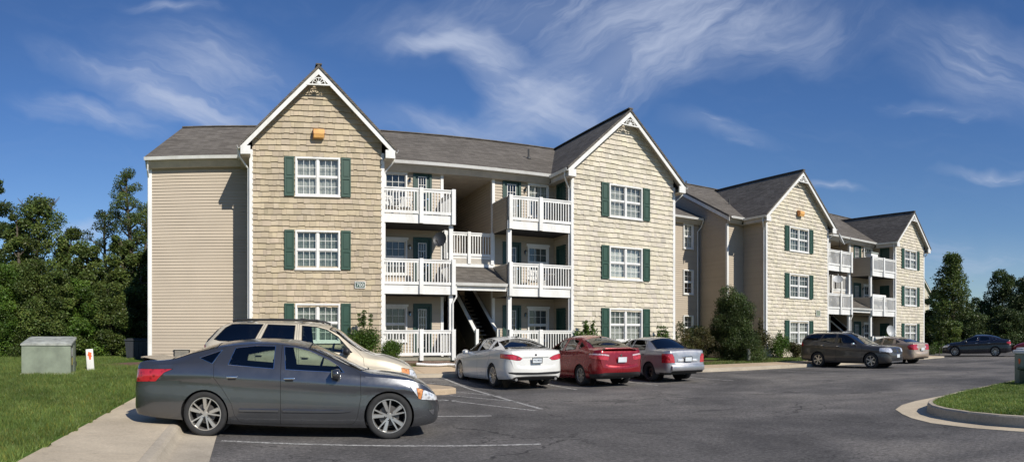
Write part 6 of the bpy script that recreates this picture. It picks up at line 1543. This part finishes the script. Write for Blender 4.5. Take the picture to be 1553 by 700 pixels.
for i, (px, yt, w, d) in enumerate([(20, 430, 140, 39), (90, 430, 140, 40), (160, 430, 140, 40), (215, 430, 120, 41)]):
    tr(px, yt, w, d, 'dark thicket deep in the wood behind the front row of trees', 60+i, name='dark_tree', group='dark thickets deep in the left wood', clumps=26, leaves=420, size=.22, low=.02, shape='wall', mat='leaf_dark')
GR = 'trees at the far right'
tr(1449, 378, 88, 62, 'tall broad tree standing behind the black sedan', 71, group=GR, clumps=60, leaves=230, size=.26, low=.06, shape='cone', mat='leaf')
tr(1420, 430, 34, 66, 'slim dark tree between the far gable and the broad tree', 72, group=GR, clumps=26, leaves=260, size=.26, low=.05, mat='leaf_dark')
tr(1519, 411, 62, 70, 'rounded dark tree right of the broad tree', 73, group=GR, clumps=40, leaves=230, size=.28, low=.05, mat='leaf_dark')
tr(1560, 418, 60, 66, 'dark tree cut by the right edge of the view', 74, group=GR, clumps=36, leaves=230, size=.28, low=.05, mat='leaf_dark')
tr(1489, 452, 50, 72, 'low dark tree in the gap between the larger far trees', 75, group=GR, clumps=26, leaves=300, size=.28, low=.03, mat='leaf_dark')
for i, (px, yt, w, d, lb) in enumerate([(1410, 480, 40, 66, 'dark undergrowth bush below the slim tree'), (1480, 478, 70, 60, 'dark undergrowth bush behind the tail of the black sedan'), (1530, 470, 70, 60, 'dark undergrowth bush at the far right edge'), (1440, 492, 50, 56, 'lighter undergrowth bush under the broad tree')]):
    tr(px, yt, w, d, lb, 80+i, name='overgrown_bush', group='undergrowth below the far trees', clumps=26, leaves=330, size=.24, low=.02, shape='wall', trunk=.05, mat='leaf_dark' if i < 3 else 'leaf')
for i, px in enumerate((1575, 1620, 1680)):
    tr(px, 420, 90, 70, 'dark tree outside the right edge of the view', 90+i, group=GR, clumps=30, leaves=240, size=.3, low=.05, mat='leaf_dark')
tr(1424, 497, 16, 47, 'young sapling by the sidewalk end left of the black sedan', 95, name='sapling', group=None, clumps=10, leaves=110, size=.13, low=.42, trunk=.03)
# ------------------------------------------------------------ assemble
def place(S, contact, th, label, cat='car', ax='ab', side=-1, dz=0):
    """contact: ground point of the given axle's wheel on the given side"""
    h = Vector((math.cos(th), math.sin(th), 0)); l = Vector((-math.sin(th), math.cos(th), 0))
    o = Vector((*contact, 0))-h*S[ax]-l*side*(S['W']-.12)
    z = float(lot_z(o.x, o.y))+dz
    return make_car(S, (o.x, o.y, z), th, label, cat)
G = 'cars parked in the lot'
make_car(S_ALT, (.86, 10.6, 0), R(-10), 'dark grey sedan with silver split spoke wheels, nearest the camera')
make_car(S_SUV, (1.72, 13.25, 0), R(-13), 'champagne sport utility with roof rack behind the grey sedan', 'suv')
place(S_FUS, (7.12, 17.75), R(91), 'white sedan parked nose in with red tail lamps, plate TKL 8824', side=1)
place(S_RED, (9.83, 17.35), R(91), 'bright red sedan between the white and the silver sedan', side=1)
place(S_SIL, (12.65, 17.7), R(92), 'older silver sedan with square red tail lamps', side=1)
place(S_JRN, (24.9, 17.5), R(-82), 'dark taupe crossover with roof rack facing out of its bay', 'suv', ax='af', side=-1)
place(S_TAN, (30.0, 19.3), R(86), 'tan sedan with rounded tail behind the dark crossover', side=1)
make_car(S_BLK, (41.2, 20.0, .10), R(112), 'black sedan parked in front of the far trees')
make_car(S_RED2, (43.6, 15.8, .08), R(110), 'dark red car cut off by the right edge of the view')
building_one(); building_two(); building_three()

# sky and sun
w = bpy.data.worlds.new('World'); SC.world = w; w.use_nodes = True; nt = w.node_tree; bg = nt.nodes['Background']
sky = nt.nodes.new('ShaderNodeTexSky'); sky.sky_type = 'NISHITA'; sky.sun_disc = False
el = math.asin(SUN.z); az = math.atan2(SUN.x, SUN.y)     # clockwise from +Y
sky.sun_elevation = el; sky.sun_rotation = az; sky.air_density = 1.0; sky.dust_density = 0.0; sky.ozone_density = 2.0; sky.altitude = 300
tc = nt.nodes.new('ShaderNodeTexCoord'); sp = nt.nodes.new('ShaderNodeSeparateXYZ'); nt.links.new(tc.outputs['Generated'], sp.inputs[0])
def mth(op, a, b=None, c=None, clamp=False):
    n = nt.nodes.new('ShaderNodeMath'); n.operation = op; n.use_clamp = clamp
    for i, v in enumerate((a, b, c)):
        if v is None: continue
        if hasattr(v, 'links'): nt.links.new(v, n.inputs[i])
        else: n.inputs[i].default_value = v
    return n.outputs[0]
ang = mth('ARCTAN2', sp.outputs[0], sp.outputs[1]); hyp = mth('SQRT', mth('ADD', mth('MULTIPLY', sp.outputs[0], sp.outputs[0]), mth('MULTIPLY', sp.outputs[1], sp.outputs[1])))
tz = mth('DIVIDE', sp.outputs[2], mth('MAXIMUM', hyp, .05))
cv = nt.nodes.new('ShaderNodeCombineXYZ'); nt.links.new(ang, cv.inputs[0]); nt.links.new(tz, cv.inputs[1])
wn = noise(nt, 5, 4, .6, cv.outputs[0]); vm = nt.nodes.new('ShaderNodeVectorMath'); vm.operation = 'MULTIPLY_ADD'; nt.links.new(wn.outputs['Color'], vm.inputs[0]); vm.inputs[1].default_value = (.10, .10, 0); nt.links.new(cv.outputs[0], vm.inputs[2])
off = nt.nodes.new('ShaderNodeVectorMath'); off.operation = 'SUBTRACT'; nt.links.new(vm.outputs[0], off.inputs[0]); off.inputs[1].default_value = (.05, .05, 0)
P0 = off.outputs[0]
def wisps(scale, rot, sx, sy, detail=9, lo=.42, hi=.75, dist=.6):
    mp = nt.nodes.new('ShaderNodeMapping'); nt.links.new(P0, mp.inputs[0]); mp.inputs['Rotation'].default_value = (0, 0, rot); 
    m2 = nt.nodes.new('ShaderNodeMapping'); nt.links.new(mp.outputs[0], m2.inputs[0]); m2.inputs['Scale'].default_value = (sx, sy, 1)
    n = noise(nt, scale, detail, .62, m2.outputs[0], dist); return ramp(nt, n.outputs[0], [(lo, 0), (hi, 1)]).outputs[0]
wA = wisps(2.2, R(22), 1.6, 6.5); wB = wisps(2.6, R(-28), 1.7, 6.0); wC = wisps(5, R(5), 1.5, 5, lo=.5, hi=.8)
fA = wisps(9, R(24), 1.2, 8, lo=.3, hi=.72, dist=.3); fB = wisps(9, R(-26), 1.2, 8, lo=.3, hi=.72, dist=.3)
wA = mth('MULTIPLY', wA, mth('MULTIPLY_ADD', fA, .95, .5)); wB = mth('MULTIPLY', wB, mth('MULTIPLY_ADD', fB, .95, .5))
tot = None
for (px, py, L, Wd_, rot, amp, tex) in [(250, 140, 260, 48, -20, 1.0, wA), (330, 105, 230, 80, -14, .42, wA), (140, 175, 150, 32, -10, .5, wA), (270, 14, 90, 14, -8, .5, wC),
        (665, 56, 90, 24, 6, .9, wA), (755, 95, 150, 48, -38, 1.0, wA), (835, 165, 130, 80, -30, .75, wA), (970, 90, 330, 85, 24, .85, wB), (900, 20, 460, 80, 4, .55, wB), (1180, 60, 260, 60, 10, .35, wB),
        (1490, 95, 190, 90, -20, .45, wA), (1505, 262, 110, 14, 2, .8, wC), (1255, 285, 70, 11, -6, .6, wC), (1095, 200, 120, 26, -15, .5, wC), (110, 348, 80, 20, 0, .9, wC), (660, 190, 260, 40, -8, .4, wA), (1430, 165, 120, 18, -6, .4, wC), (1480, 400, 160, 60, 0, .35, wC)]:
    mp = nt.nodes.new('ShaderNodeMapping'); mp.vector_type = 'TEXTURE'; nt.links.new(P0, mp.inputs[0])
    mp.inputs['Location'].default_value = ((px-373)/990, (508-py)/990, 0); mp.inputs['Rotation'].default_value = (0, 0, R(rot)); mp.inputs['Scale'].default_value = (L/990, Wd_/990, 1)
    gr = nt.nodes.new('ShaderNodeTexGradient'); gr.gradient_type = 'QUADRATIC_SPHERE'; nt.links.new(mp.outputs[0], gr.inputs[0])
    e = mth('MULTIPLY', mth('POWER', gr.outputs['Fac'], .75), mth('MULTIPLY_ADD', tex, amp*2.1, amp*.5)); tot = e if tot is None else mth('ADD', tot, e)
base = mth('MULTIPLY', wC, .035); tot = mth('MULTIPLY', mth('SUBTRACT', 1.0, mth('EXPONENT', mth('MULTIPLY', mth('ADD', tot, base), -1.05))), .9)
elv = ramp(nt, tz, [(0, (.92, 1.04, 1.16)), (.35, (.66, .96, 1.38)), (1, (.60, .88, 1.32))]); tint = mixc(nt, 1.0, sky.outputs[0], elv.outputs[0], 'MULTIPLY')
cl = mixc(nt, tot, tint, (7.2, 8.1, 10.2)); nt.links.new(cl, bg.inputs[0]); bg.inputs[1].default_value = .076
ld = bpy.data.lights.new('sun', 'SUN'); ld.energy = 5.0; ld.angle = R(.55); ld.color = (1, .94, .84); lo = link('sun', ld); lo.rotation_euler = SUN.to_track_quat('Z', 'Y').to_euler(); lo.location = (20, -30, 40)

cd = bpy.data.cameras.new('camera'); cd.type = 'PANO'; cd.panorama_type = 'CENTRAL_CYLINDRICAL'
cd.central_cylindrical_radius = 1; cd.central_cylindrical_range_u_min = -373/990; cd.central_cylindrical_range_u_max = 1180/990
cd.central_cylindrical_range_v_min = -192/990; cd.central_cylindrical_range_v_max = 508/990
cd.clip_start = .05; cd.clip_end = 3000
cam = link('camera', cd); cam.location = (0, 0, 1.55); cam.rotation_euler = (R(90), 0, 0); SC.camera = cam
SC.render.engine = 'CYCLES'; SC.cycles.use_denoising = True; SC.cycles.max_bounces = 8; SC.cycles.transparent_max_bounces = 16
SC.view_settings.view_transform = 'Standard'; SC.view_settings.look = 'None'; SC.view_settings.exposure = 0.0; SC.view_settings.gamma = 1
SC.render.resolution_x = 1024; SC.render.resolution_y = 461
